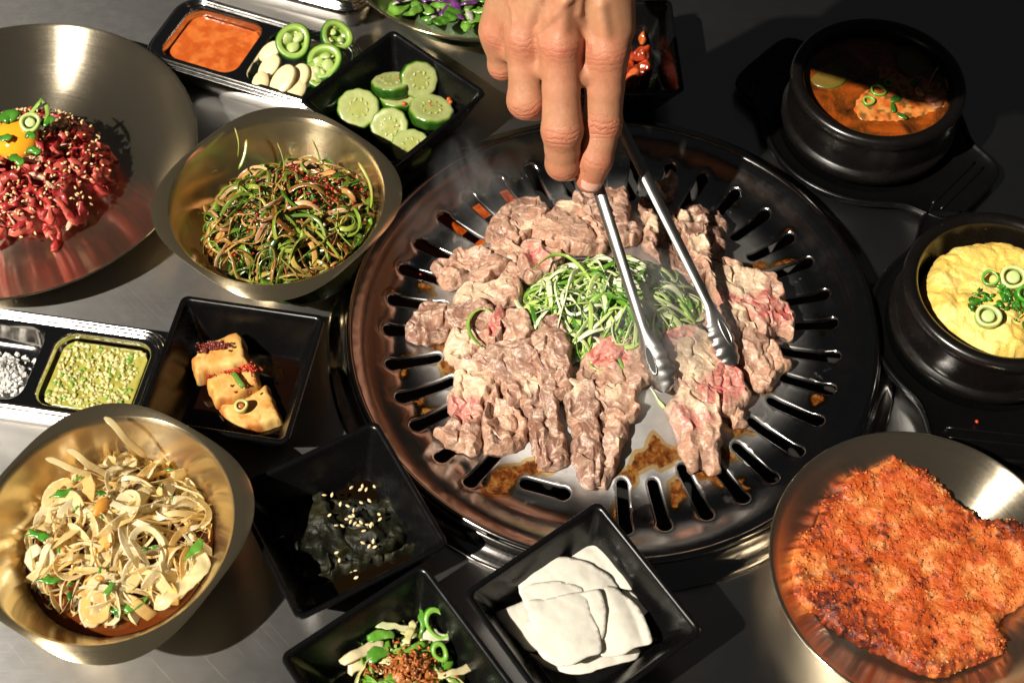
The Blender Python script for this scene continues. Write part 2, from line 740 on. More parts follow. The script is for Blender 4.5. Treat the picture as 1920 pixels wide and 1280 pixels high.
# edges of the slots are rolled slightly up, then down
ed = np.full(len(v2), 9.0)
for s in slots:
    lo, hi = s.min(0) - 1, s.max(0) + 1
    nr = ((v2 > lo) & (v2 < hi)).all(1)
    if nr.any():
        ed[nr] = np.minimum(ed[nr], edge_dist(v2[nr], s))
zz = zz + .055 * np.exp(-(ed / .20) ** 2) - .07 * np.exp(-(ed / .045) ** 2)
V = np.c_[v2, zz]
FF = [list(f) for f in F]
n0 = len(V)
bl = boundary_loops(F)
ring_extra, idx = [], {}
for a, b in bl:
    for q in (a, b):
        if q not in idx and np.hypot(*(v2[q] - GC)) < 15.4:
            idx[q] = n0 + len(ring_extra)
            ring_extra.append(V[q] - (0, 0, .22))
V = np.vstack([V, ring_extra])
for a, b in bl:
    if a in idx and b in idx:
        FF.append([a, idx[a], idx[b], b])
gp = obj('grill_plate', V, FF, M['grill'], grill)
# rolled rim and outer ring
V, F = lathe([(15.58, 1.34), (15.68, 1.42), (15.80, 1.44), (15.92, 1.38), (15.98, 1.24), (15.96, .9)], (*GC, 0), 160)
obj('rim', V, F, M['ring'], grill)
V, F = lathe([(15.9, 1.0), (16.05, .98), (16.15, .62), (16.7, .44), (17.0, .36), (17.16, .29), (17.22, .20), (17.22, .006), (15.9, .006)], (*GC, 0), 160)
obj('outer_ring', V, F, M['ring'], grill)
V, F = lathe([(15.8, .9), (15.7, -2.0), (13.0, -6.0), (4.0, -6.5)], (*GC, 0), 64, cap1=True)
obj('fire_well', V, F, M['well'], grill)
m = NT('glowing_burner')
g = m.noise(1.3, 4, .6)
m.set(Base_Color=(.05, .02, .01), Emission_Color=m.ramp(g, (.35, (.25, .012, .0)), (.6, (1.0, .16, .015)), (.8, (1.0, .36, .06))), Emission_Strength=.6)
for rr, a0, a1 in ((10.6, 126, 150), (12.9, 118, 138)):
    pa = np.linspace(R(a0), R(a1), 30)
    V, F = tube(np.c_[GC[0] + rr * np.cos(pa), GC[1] + 1.0 + rr * np.sin(pa), np.full(30, -2.2)], .55, 8)
    obj('burner', V, F, m.m, grill)


# ------------------------------------------------------------------ square black dishes
def black_dish(cx, cy, ang, label, z0=0.0, tilt=(0, 0)):
    t = thing('square_dish', label, 'dish', (cx, cy, z0), 'square black side dishes')
    prof = [(2.3, .10, .5), (2.75, .006, .55), (2.9, .10, .6), (3.2, .7, .6), (4.12, 2.95, .5), (4.24, 3.28, .5), (4.33, 3.40, .5), (4.37, 3.48, .5), (4.33, 3.56, .46), (4.22, 3.58, .4),
            (4.10, 3.56, .36), (4.03, 3.46, .34), (3.88, 3.1, .34), (3.0, .80, .45), (2.86, .52, .5), (2.66, .42, .5), (2.2, .40, .5)]
    loops = []
    for h, z, c in prof:
        q = rot2(rrect(h, h, c, 5), ang)
        loops.append(np.c_[q + (cx, cy), np.full(len(q), z + z0)])
    V, F = loft(loops, cap0=True, cap1=True)
    o = obj('body', V, F, M['dish'], t, flat_angle=50)
    t.rotation_euler = (tilt[0], tilt[1], 0)
    return t


def sq_fit(pts, z):
    q = PX(pts, z)
    return q


DISH = {}
def dish_at(key, c, ang, label, **k):
    DISH[key] = (np.array(c), ang, k.get('z0', 0.0))
    return black_dish(c[0], c[1], ang, label, **k)


dish_at('cucumber', (-7.75, 16.8), math.atan2(17.1 - 22.9, -1.5 + 7.9), 'square black dish holding cucumber slices')
dish_at('tofu', (-15.85, -4.1), math.atan2(-1.5, 8.6), 'square black dish holding three pieces of fried tofu')
dish_at('perilla', (-9.2, -13.45), math.atan2(-7.3, 4.1), 'square black dish holding dark marinated leaves')
dish_at('brown', (-5.6, -22.15), math.atan2(-5.0, -6.9), 'square black dish holding green chilli salad with brown crumbs')
dish_at('radish', (3.55, -18.85), math.atan2(-7.1, 5.1), 'square black dish holding thin white radish sheets', z0=.7, tilt=(R(4.5), 0))
dish_at('kimchi', (6.75, 21.3), R(2), 'square black dish holding red kimchi, partly behind the hand')


# ------------------------------------------------------------------ spun steel bowls and plates
def lobed_bowl(cx, cy, ang, label):
    t = thing('steel_bowl', label, 'bowl', (cx, cy, 0))
    lob = lambda th: .5 + .5 * np.cos(4 * (th - ang))
    prof = [(0.5, .12), (2.9, .12), (3.1, .006), (3.3, .02), (3.6, .18), (4.55, 1.2), (5.35, 2.6), (5.98, 3.9), (6.40, 4.7), (6.60, 4.95),
            ('f', .5), ('f', 1.0), ('f', 1.02), ('g', 1.0), ('g', .5), (6.52, 5.03), (6.42, 4.95), (6.30, 4.7), (5.88, 3.9), (5.25, 2.65), (4.45, 1.32), (3.5, .42), (2.6, .25), (0.4, .22)]
    th = np.linspace(0, 2 * math.pi, 120, endpoint=False)
    w = .20 + .72 * lob(th)
    loops = []
    for r, z in prof:
        if r == 'f':
            rr, zz = 6.62 + w * z, 4.95 - .16 * w * z ** 2 + (.04 if z == 1.02 else 0)
        elif r == 'g':
            rr, zz = 6.55 + w * z * .99, 5.03 - .16 * w * z ** 2
        else:
            rr, zz = np.full(120, r), np.full(120, z)
        loops.append(np.c_[cx + rr * np.cos(th), cy + rr * np.sin(th), zz])
    V, F = loft(loops, cap0=True, cap1=True)
    obj('body', V, F, M['gold'], t, flat_angle=32)
    return t


def steel_plate(cx, cy, r, h, label, floor=.62, name='steel_plate', mat='plate', z0=0.0):
    t = thing(name, label, 'plate' if 'plate' in name else 'bowl', (cx, cy, z0))
    f = r * floor
    out = [(f * .9, .006), (f, .05)]
    inn = [(f * .8, .20), (f * .5, .18), (.3, .18)]
    for k in range(1, 9):
        u = k / 8
        out.append((f + (r - f) * u, .05 + (h - .05) * (.45 * u + .55 * u * u)))
    for k in range(8, -1, -1):
        u = k / 8
        inn.insert(0, (f - .05 + (r - .10 - f) * u, .22 + (h - .16) * (.45 * u + .55 * u * u)))
    inn = inn[:9][::-1] + inn[9:] if inn[0][0] < inn[8][0] else inn
    prof = out + [(r + .06, h + .05), (r + .05, h + .12), (r - .02, h + .14)] + inn
    V, F = lathe(prof, (cx, cy, z0), 128, cap0=True, cap1=True)
    obj('body', V, F, M[mat], t)
    return t


lobed_bowl(-14.2, 7.1, R(6), 'lobed steel bowl holding dressed scallion salad')
lobed_bowl(-20.9, -14.7, R(14), 'lobed steel bowl holding marinated onion slices')
steel_plate(-31.9, 12.8, 11.6, 2.5, 'large shallow steel plate holding raw beef')
steel_plate(21.6, -15.75, 7.95, 2.2, 'shallow steel plate holding the red kimchi pancake', .62, z0=.3)
steel_plate(-2.3, 31.2, 9.65, 3.9, 'steel bowl of lettuce and purple cabbage, partly behind the hand', .5, 'salad_bowl', 'gold')


# ------------------------------------------------------------------ polished sauce trays with two compartments
def sauce_tray(cx, cy, ang, label, h=2.3, HX=7.0, HY=3.25):
    t = thing('sauce_tray', label, 'tray', (cx, cy, 0), 'polished two compartment sauce trays')
    put = lambda q, z: np.c_[rot2(q, ang) + (cx, cy), np.full(len(q), float(z))]
    comp = [np.array([-3.25, 0]), np.array([3.25, 0])]
    holes = [rrect(2.92, 2.55, 1.0, 7) + c for c in comp]
    outer = rrect(HX - .55, HY - .50, 1.2, 7)
    v2, F = tri_fill(outer, .8, holes)
    mb = MB()
    mb.add(np.c_[rot2(v2, ang) + (cx, cy), np.full(len(v2), h)], F)
    # stepped outer rim
    st = [(-.55, h)]
    for c0, rb, zc in ((-.42, .12, h - .02), (-.16, .13, h - .05), (.08, .10, h - .14)):
        st += [(c0 + rb * math.sin(a), zc + rb * math.cos(a)) for a in np.linspace(-1.35, 1.35, 7)]
    st += [(.16, h - .45), (-.05, h - 1.0), (-.4, .25), (-.6, .006)]
    loops = [put(rrect(HX + d, HY + d + .05, 1.75 + d, 7), z) for d, z in st]
    mb.add(*loft(loops))
    mb.build('body', M['tray'], t)
    for c in comp:
        pf = [(0, h, 1.0), (-.05, h - .06, 1.0), (-.10, h - .35, 1.0), (-.32, h - 1.35, .95), (-.55, h - 1.62, .8), (-.9, h - 1.72, .6), (-1.6, h - 1.74, .4)]
        loops = [put(rrect(2.92 + d, 2.55 + d, r, 7) + c, z) for d, z, r in pf]
        V, F = loft(loops, cap1=True)
        obj('compartment', V, [f[::-1] for f in F], M['tray'], t, flat_angle=50)
    fr = lambda k, p: rot2(np.atleast_2d(np.asarray(p, float)) + comp[k], ang) + (cx, cy)
    return t, fr, h


TRAY1 = sauce_tray(-17.5, 22.1, R(-21.5), 'two compartment steel tray of red sauce, garlic and green chilli rings')
TRAY2 = sauce_tray(-27.35, -3.15, R(-9.5), 'two compartment steel tray of coarse salt and minced garlic')
TRAY3 = sauce_tray(-16.0, 31.3, R(-20), 'two compartment steel tray of minced garlic behind the red sauce tray')


# ------------------------------------------------------------------ stoneware pots on black trivets
def trivet(cx, cy, ang, label):
    t = thing('pot_trivet', label, 'trivet', (cx, cy, 0))
    th = np.linspace(0, 2 * math.pi, 128, endpoint=False)
    c, s = np.abs(np.cos(th - ang)), np.abs(np.sin(th - ang))
    bar = np.minimum(8.9 / np.maximum(c, 1e-3), 3.3 / np.maximum(s, 1e-3))
    k = 8.0
    rr = (np.power(6.75, k) + np.power(np.minimum(bar, 9.4), k)) ** (1 / k)
    rr = np.minimum(rr, 9.3)
    for _ in range(3):
        rr = (np.roll(rr, 1) + rr * 2 + np.roll(rr, -1)) / 4
    loops = []
    for d, z in ((-2.5, .006), (-2.3, .03), (-2.2, .30), (-1.0, .38), (-.15, .42), (0, .6), (0, .92), (-.08, 1.0), (-.22, 1.0), (-.32, .92), (-.5, .80)):
        loops.append(np.c_[cx + (rr + d) * np.cos(th), cy + (rr + d) * np.sin(th), np.full(128, z)])
    for q, z in ((5.75, .80), (5.6, .74), (5.45, .55), (2.0, .55)):
        r2 = np.minimum(rr - .6, q)
        loops.append(np.c_[cx + r2 * np.cos(th), cy + r2 * np.sin(th), np.full(128, z)])
    V, F = loft(loops, cap0=True, cap1=True)
    obj('tray', V, F, M['dish'], t, flat_angle=60)
    for sgn in (1, -1):
        for d in (7.1, 7.75):
            y = np.linspace(-2.4, 2.4, 12)
            q = rot2(np.c_[np.full(12, sgn * d), y], ang) + (cx, cy)
            V, F = tube(np.c_[q, np.full(12, .82)], .10, 6)
            obj('grip_ridge', V, F, M['dish'], t)
    return t


def stone_pot(cx, cy, label, z0=.55):
    t = thing('stone_pot', label, 'pot', (cx, cy, z0))
    prof = [(4.2, .006), (4.75, .05), (5.25, .35), (5.62, .95), (5.72, 1.35), (5.66, 1.6), (5.42, 1.72), (5.36, 1.85), (5.42, 2.2), (5.46, 3.3), (5.40, 3.75), (5.42, 3.9), (5.56, 4.1), (5.60, 4.4), (5.52, 4.66), (5.34, 4.78), (5.05, 4.78), (4.84, 4.68),
            (4.72, 4.45), (4.66, 3.9), (4.6, 2.6), (4.3, 1.2), (3.2, .8), (.4, .75)]
    V, F = lathe(prof, (cx, cy, z0), 128, cap0=True, cap1=True)
    obj('body', V, F, M['pot'], t)
    return t


trivet(23.5, 16.7, R(-44), 'black trivet with grip ridges under the soup pot')
stone_pot(23.5, 16.7, 'black stoneware pot holding red soup')
trivet(28.2, .3, R(-97), 'black trivet under the pot of steamed egg')
stone_pot(28.2, .3, 'black stoneware pot holding yellow steamed egg')
# ------------------------------------------------------------------ food generators
def mixc(a, b, t):
    t = np.asarray(t)[:, None]
    return np.asarray(a) * (1 - t) + np.asarray(b) * t


def orient(V, c, nrm=(0, 0, 1), spin=0.0):
    n = np.asarray(nrm, float)
    n = n / np.linalg.norm(n)
    a = np.array([1.0, 0, 0]) if abs(n[0]) < .9 else np.array([0, 1.0, 0])
    x = np.cross(a, n)
    x /= np.linalg.norm(x)
    x, a = np.cross(x, n) * -1, x
    y = np.cross(n, x)
    V = np.asarray(V, float)
    cs, sn = math.cos(spin), math.sin(spin)
    X = V[:, 0] * cs - V[:, 1] * sn
    Y = V[:, 0] * sn + V[:, 1] * cs
    return np.asarray(c, float) + X[:, None] * x + Y[:, None] * y + V[:, 2:3] * n


def zoomed(ox, oy, s):
    return lambda pts: [(ox + x / s, oy + y / s) for x, y in pts]


def patch(name, outline, zb, H, mat, parent=None, step=.09, edge=.35, fold=(0, 0, 1.0), lump=((.5, .12), (.26, .05)), ridge=0.0, jit=.10, seed=0, color=None, rough_edge=.06, surf=None, thin=None, zmin=None, sm=.22, crease=0.0, corner=None, frill=False, ruffle=0.0):
    """An organic slice. outline: world xy. zb: height of its underside (number or function of xy)."""
    rng = np.random.default_rng(seed + 11)
    o = smooth_poly(outline, sm) if corner is None else corner_poly(outline, sm * .6, corner)
    nrm = np.roll(o, -1, 0) - np.roll(o, 1, 0)
    nrm = np.c_[nrm[:, 1], -nrm[:, 0]] / (np.linalg.norm(nrm, axis=1)[:, None] + 1e-9)
    o = o + nrm * (rough_edge * (fbm(o, .5, seed, 2) * 1.2 + .6 * noise(o, .22, seed + 3)))[:, None]
    v, F = tri_fill(o, step, rng=rng)
    d = edge_dist(v, o)
    base = zb(v) if callable(zb) else np.full(len(v), float(zb))
    A, ang, lam = fold
    w = v + np.c_[noise(v, 1.6, seed + 5), noise(v, 1.6, seed + 6)] * .5
    s = w[:, 0] * math.cos(ang) + w[:, 1] * math.sin(ang)
    if frill:
        s2 = np.c_[s * 1.0, (-w[:, 0] * math.sin(ang) + w[:, 1] * math.cos(ang)) * .45]
        f = A * (1 - np.abs(noise(s2, lam * .9, seed + 60)) * 1.6) + A * .28 * (1 - np.abs(noise(s2, lam * .42, seed + 61)) * 1.6)
    else:
        f = A * np.abs(np.sin(math.pi * s / lam + seed)) ** .8
    prof = 1 - np.exp(-d / edge)
    z = H * (prof if thin is None else 1.0) + f * (.3 + .7 * prof)
    for k, (cs, am) in enumerate(lump):
        f1, f2 = worley(v + np.c_[noise(v, cs, seed + 31), noise(v, cs, seed + 32)] * cs * .35, cs, seed + k)
        msk = .45 + .55 * sstep(-.35, .35, noise(v, 1.3, seed + 40 + k))
        z = z + am * msk * np.sqrt(np.clip(1 - (f1 / .85) ** 2, 0, 1)) * (.35 + .65 * prof)
    z = z + ridge * fbm(v, 1.2, seed + 9, 3)
    if ruffle:
        z = z + ruffle * np.exp(-((d - .20) / .15) ** 2) * sstep(-.35, .5, noise(v, .8, seed + 80))
    if crease:
        z = z - crease * np.exp(-(np.abs(noise(v + .3 * np.c_[noise(v, .5, seed + 71), noise(v, .5, seed + 72)], 1.5, seed + 70)) / .07) ** 2) * sstep(.1, .6, d)
    if surf is not None:
        z = z + surf(v, d)
    top = base + z
    if thin is None:
        bot = base - .02 + 0 * z
        bot = np.minimum(bot, top - .03)
    else:
        bot = top - thin
    if zmin is not None:
        top = np.maximum(top, zmin + .03)
        bot = np.maximum(bot, zmin)
    j = np.c_[noise(v, .35, seed + 21), noise(v, .35, seed + 22)] * jit
    V, FF = shell(v, F, top, bot, j if thin is None else None)
    if callable(color):
        c = color(v, z, d)
    else:
        c = np.tile(np.asarray(color, float), (len(v), 1))
    return obj(name, V, FF, mat, parent, col=np.vstack([c, c]))


def strand_path(rng, c, rx, ry, zf, L, curl, wav=.15, lvl=None, st=.22, p0=None, h0=None):
    n = max(6, int(L / st))
    if p0 is None:
        a, q = rng.uniform(0, 6.283), math.sqrt(rng.uniform(0, .85))
        p = np.array([math.cos(a) * q * rx, math.sin(a) * q * ry])
    else:
        p = np.asarray(p0, float) - c
    h = rng.uniform(0, 6.283) if h0 is None else h0
    k = rng.normal(0, curl)
    lvl = rng.uniform(.35, 1.0) if lvl is None else lvl
    ph, w2 = rng.uniform(0, 6.28), rng.uniform(.6, 1.3)
    out = []
    for i in range(n):
        out.append((c[0] + p[0], c[1] + p[1], zf(p[0] / rx, p[1] / ry, lvl) + wav * math.sin(ph + i * st * w2 * 2)))
        k += rng.normal(0, curl * .25)
        k = np.clip(k, -curl * 2, curl * 2)
        rr = math.hypot(p[0] / rx, p[1] / ry)
        if rr > .92:
            want = math.atan2(-p[1], -p[0])
            dlt = (want - h + math.pi) % (2 * math.pi) - math.pi
            h += .35 * np.sign(dlt) * min(1, abs(dlt))
        h += k * st
        p = p + st * np.array([math.cos(h), math.sin(h)])
    return np.array(out)


def strand(name, path, w, flat, cols, mat, parent, rng, n=6, taper=True, twist=True, rough=0.0):
    m = len(path)
    u = np.linspace(0, 1, m)
    rad = w * .5 * (np.clip(np.minimum(u, 1 - u) * 8 + .35, 0, 1) if taper else np.ones(m))
    tw = rng.uniform(0, 3.14) + np.cumsum(rng.normal(0, .12, m)) + u * rng.uniform(-1.2, 1.2) if twist else None
    V, F = tube(path, rad, n, flat, twist=tw)
    if rough:
        V = V + np.c_[noise(V, .3, 1), noise(V, .3, 2), noise(V, .3, 3)] * rough
    c0, c1 = np.asarray(cols[0]), np.asarray(cols[1])
    cc = np.repeat(c0 * (1 - u)[:, None] + c1 * u[:, None], n, 0)
    return obj(name, V, F, mat, parent, col=cc)


def ring_piece(name, c, r, h, wall, nrm, cols, mat, parent=None, spin=0.0, ell=1.0, n=22, fill=None):
    """Scallion ring: a short tube wall, with an optional inner core."""
    inn = r - wall
    prof = [(r * .98, -h / 2), (r, -h * .3), (r, h * .3), (r * .97, h / 2), (inn * 1.04, h / 2), (inn, h * .3), (inn, -h * .3), (inn * 1.03, -h / 2)]
    V, F = lathe(prof, (0, 0, 0), n)
    m = len(prof)
    F += [[(m - 1) * n + j, (m - 1) * n + (j + 1) % n, (j + 1) % n, j] for j in range(n)]
    t = np.linspace(0, 2 * math.pi, n, endpoint=False)
    wob = 1 + .06 * np.sin(2 * t + spin) + .04 * np.sin(3 * t + 2 * spin)
    V[:, :2] *= np.tile(wob, m)[:, None]
    V[:, 0] *= ell
    C = np.vstack([np.tile(np.asarray(cols[0]), (3 * n, 1)), np.tile(np.asarray(cols[1]), (5 * n, 1))])
    mb = MB().add(V, F, C)
    if fill:
        V2, F2 = lathe([(inn * .72, -h * .3), (inn * .72, h * .3), (inn * .6, h * .42), (inn * .2, h * .38)], (0, 0, 0), n, cap0=True, cap1=True)
        mb.add(V2, F2, fill)
    Vw = orient(np.vstack(mb.V), c, nrm, spin)
    return obj(name, Vw, mb.F, mat, parent, col=np.vstack(mb.C))


def lump(c, r, rng, n=10, sq=(1, 1, 1), amp=.3):
    """Small irregular nugget."""
    m = n // 2 + 1
    t = np.linspace(0, 2 * math.pi, n, endpoint=False)
    loops = []
    for k in range(1, m):
        ph = math.pi * k / m
        loops.append(np.c_[np.cos(t) * math.sin(ph), np.sin(t) * math.sin(ph), np.full(n, -math.cos(ph))])
    V, F = loft(loops, cap0=True, cap1=True)
    V = V * (1 + amp * noise(V * 1.0 + rng.uniform(0, 50, 3), .9, 3))[:, None] * np.asarray(sq) * r
    a = rng.uniform(0, 6.28)
    nr = rng.normal(0, 1, 3) * .5 + (0, 0, 1)
    return orient(V, c, nr, a), F


def seed_mesh(c, L, rng, flatz=True):
    t = np.linspace(0, 2 * math.pi, 7, endpoint=False)
    loops = []
    for x, r in ((-.5, .06), (-.35, .2), (-.1, .31), (.2, .27), (.42, .12), (.5, .03)):
        loops.append(np.c_[np.full(7, x), np.cos(t) * r, np.sin(t) * r * .55])
    V, F = loft(loops, cap0=True, cap1=True)
    return orient(V * L, c, rng.normal(0, .35, 3) + (0, -.15, 1), rng.uniform(0, 6.28)), F


M.update(
    meat=vcol('seared_beef', .46, .10, (1, .35, .2), .5, 10.0, .45, .25, coat=.10, wet=1, bdist=.035, nscale=5.0),
    raw=vcol('raw_beef_red', .42, .10, (1, .2, .12), .5, 9.0, .4, .35, coat=.10, wet=1),
    herb=vcol('scallion_green', .25, .05, (.6, 1, .2), .5, 16.0, .12, .15, coat=.25),
    onion=vcol('onion_flesh', .16, .5, (1, .75, .4), .5, 6.0, .25, .14, trans=.25, coat=.4, ssc=.5),
    pale=vcol('radish_flesh', .38, .35, (1, .95, .8), .4, 9.0, .05, .03, ssc=.35),
    egg=vcol('steamed_egg', .5, .15, (1, .7, .2), .4, 5.0, .8, .14, ssc=.15, bdist=.08),
    pancake=vcol('fried_batter', .46, .03, (1, .3, .1), .45, 8.0, .8, .45, nscale=5.0, coat=.05, wet=1, bdist=.07),
    tofu=vcol('fried_tofu', .5, .15, (1, .7, .3), .4, 9.0, .4, .16, bdist=.04),
    veg=vcol('cut_vegetable', .32, .15, (.8, 1, .4), .5, 7.0, .3, .20, coat=.18, wet=1),
    leaf=vcol('dark_wet_leaf', .55, 0, spec=.30, bscale=5.0, bstr=1.0, var=.4, coat=.0, wet=1, bdist=.06),
    kim=vcol('kimchi_leaf', .2, .1, (1, .3, .1), .5, 7.0, .2, .25, coat=.5, wet=1),
    sauce=vcol('red_sauce', .14, .05, (1, .3, .1), .5, 4.0, .3, .12, coat=.5, bdist=.05),
    crumb=vcol('brown_crumbs', .45, .05, (1, .4, .2), .5, 10.0, .3, .25, coat=.3),
    seed=vcol('sesame', .4, .1, (1, .8, .5), .4, 14.0, .05, .12),
    garlic=vcol('garlic', .3, .3, (1, .9, .6), .4, 8.0, .05, .05, coat=.2, ssc=.2),
    salt=vcol('salt_crystals', .2, .3, (1, 1, 1), .5, 9.0, .1, .02, trans=.2, ssc=.2),
    yolk=vcol('egg_yolk', .07, .3, (1, .5, .1), .6, 1.0, .0, .03, coat=.5, ssc=.4),
    chilli=vcol('chilli_paste', .2, .05, (1, .2, .1), .5, 10.0, .4, .3, coat=.4),
    liquid=vcol('dark_dressing', .05, 0, spec=.5, bscale=1.0, bstr=.02, var=.2, coat=.3),
)


def clamp_bowl(path, c):
    """Keep a strand inside the wall of a lobed bowl."""
    rm = np.interp(path[:, 2], [.3, .6, 1.5, 3.2, 4.5, 5.0, 6.5], [2.8, 3.4, 4.3, 5.35, 6.0, 6.2, 6.4]) - .12
    d = path[:, :2] - np.asarray(c)
    r = np.hypot(*d.T)
    path = path.copy()
    path[:, :2] = np.asarray(c) + d * np.minimum(1, rm / np.maximum(r, 1e-6))[:, None]
    return path


def onion_mat(name='translucent_onion', mixt=.24, clear=.33):
    m = NT(name)
    c = m.attr()
    n = m.noise(2.5, 4, .6)
    mul = m.node('ShaderNodeVectorMath', operation='SCALE')
    m.link(c, mul.inputs[0])
    m.link(m.math('MULTIPLY_ADD', n, .3, .85), mul.inputs[3])
    m.set(Base_Color=mul.outputs[0], Roughness=.18, Coat_Weight=.25, Coat_Roughness=.08)
    m.bump(m.noise(1.0, 3, .6, vec=m.cm((3.0, 3.0, 3.0))), .25, .05)
    tr = m.node('ShaderNodeBsdfTranslucent')
    m.link(mul.outputs[0], tr.inputs[0])
    tp = m.node('ShaderNodeBsdfTransparent')
    tp.inputs[0].default_value = (1.0, .97, .90, 1)
    mx = m.node('ShaderNodeMixShader')
    mx.inputs[0].default_value = mixt
    m.link(m.b.outputs[0], mx.inputs[1])
    m.link(tr.outputs[0], mx.inputs[2])
    m2 = m.node('ShaderNodeMixShader')
    m2.inputs[0].default_value = clear
    m.link(mx.outputs[0], m2.inputs[1])
    m.link(tp.outputs[0], m2.inputs[2])
    m.link(m2.outputs[0], m.n['Material Output'].inputs[0])
    return m.m


M['onion'] = onion_mat()
M['pale'] = onion_mat('radish_flesh', .22, .03)
M['film'] = onion_mat('onion_film', .25, .52)


def meat_mat():
    m = NT('seared_beef')
    c = m.attr()
    n = m.noise(2.2, 5, .65)
    n2 = m.noise(6.0, 4, .7)
    dark = m.ramp(n2, (.56, 0.0), (.70, 1.0))
    mul = m.node('ShaderNodeVectorMath', operation='SCALE')
    m.link(c, mul.inputs[0])
    m.link(m.math('MULTIPLY_ADD', n, .55, .72), mul.inputs[3])
    base = m.mix(m.math('MULTIPLY', dark, .30), mul.outputs[0], (.20, .095, .06))
    seam = m.ramp(m.math('ABSOLUTE', m.math('SUBTRACT', m.noise(.75, 4, .55, dist=1.2), .5)), (.012, 1.0), (.045, 0.0))
    base = m.mix(m.math('MULTIPLY', seam, .55), base, (.68, .50, .37))
    fib = m.noise(1.0, 3, .6, vec=m.cm((1.6, 11.0, 1.6)), dist=.4)
    base = m.mix(m.math('MULTIPLY', m.ramp(fib, (.42, 1.0), (.56, 0.0)), .22), base, (.20, .09, .06))
    grain = m.node('ShaderNodeTexVoronoi', feature='SMOOTH_F1')
    grain.inputs['Scale'].default_value = 6.5
    m.link(m.cm(), grain.inputs['Vector'])
    h = m.math('ADD', m.math('MULTIPLY', grain.outputs['Distance'], -1.0), m.math('MULTIPLY', m.noise(13.0, 3, .65), .45))
    m.set(Base_Color=base, Roughness=m.math('MULTIPLY_ADD', m.noise(3.5, 3, .6), .50, .16), Specular_IOR_Level=.5, Subsurface_Weight=.10, Subsurface_Scale=.0015)
    m.b.inputs['Subsurface Radius'].default_value = (1.0, .4, .25)
    m.bump(h, .60, .055)
    return m.m


M['meat'] = meat_mat()


def egg_mat():
    m = NT('steamed_egg')
    c = m.attr()
    n = m.noise(1.8, 5, .7)
    mul = m.node('ShaderNodeVectorMath', operation='SCALE')
    m.link(c, mul.inputs[0])
    m.link(m.math('MULTIPLY_ADD', n, .35, .82), mul.inputs[3])
    pores = m.ramp(m.voro(4.2), (.05, 0.0), (.22, 1.0))
    small = m.ramp(m.voro(9.0), (.05, 0.0), (.25, 1.0))
    m.set(Base_Color=mul.outputs[0], Roughness=.48, Specular_IOR_Level=.4, Subsurface_Weight=.12, Subsurface_Scale=.0015)
    h = m.math('ADD', m.math('ADD', pores, m.math('MULTIPLY', small, .6)), m.math('MULTIPLY', m.noise(5.0, 4, .7), 1.1))
    m.bump(h, .7, .06)
    return m.m


M['egg'] = egg_mat()
# ------------------------------------------------------------------ beef on the grill
BROWN, TAN, GREY = np.array([.255, .130, .088]), np.array([.50, .285, .190]), np.array([.34, .205, .155])
FAT, PINK, RAWP = np.array([.70, .52, .355]), np.array([.60, .22, .18]), np.array([.50, .085, .075])


def meat_color(fat, pink, tone, seed, zf):
    fat = [(P(x, y, zf)[:2], r) for x, y, r in fat]
    pink = [(P(x, y, zf)[:2], r) for x, y, r in pink]

    def f(v, z, d):
        n = fbm(v, 1.0, seed + 50, 3)
        c = mixc(BROWN, TAN, sstep(-.35, .35, n + tone * 1.6 + .05)) * (.92 + .16 * ((seed * 7) % 10) / 10)
        c = mixc_arr(c, GREY, .65 * sstep(.05, .4, noise(v, .8, seed + 51)))
        c = mixc_arr(c, FAT * .92, .30 * sstep(.25, .60, noise(v, .5, seed + 54) + .3 * noise(v, .2, seed + 55)))
        for q, r in pink:
            w = sstep(1.35, .60, np.hypot(*(v - q).T) / r + .45 * fbm(v, .6, seed + 52, 2))
            c = mixc_arr(c, PINK, w)
            c = mixc_arr(c, RAWP, .8 * sstep(.55, .95, w) * sstep(-.1, .4, noise(v, .55, seed + 56)))
        for q, r in fat:
            w = sstep(1.1, .75, np.hypot(*(v - q).T) / r + .35 * fbm(v, .7, seed + 53, 2))
            c = mixc_arr(c, FAT, w)
        return c
    return f


def mixc_arr(a, b, t):
    t = np.asarray(t)[:, None]
    return a * (1 - t) + np.asarray(b) * t


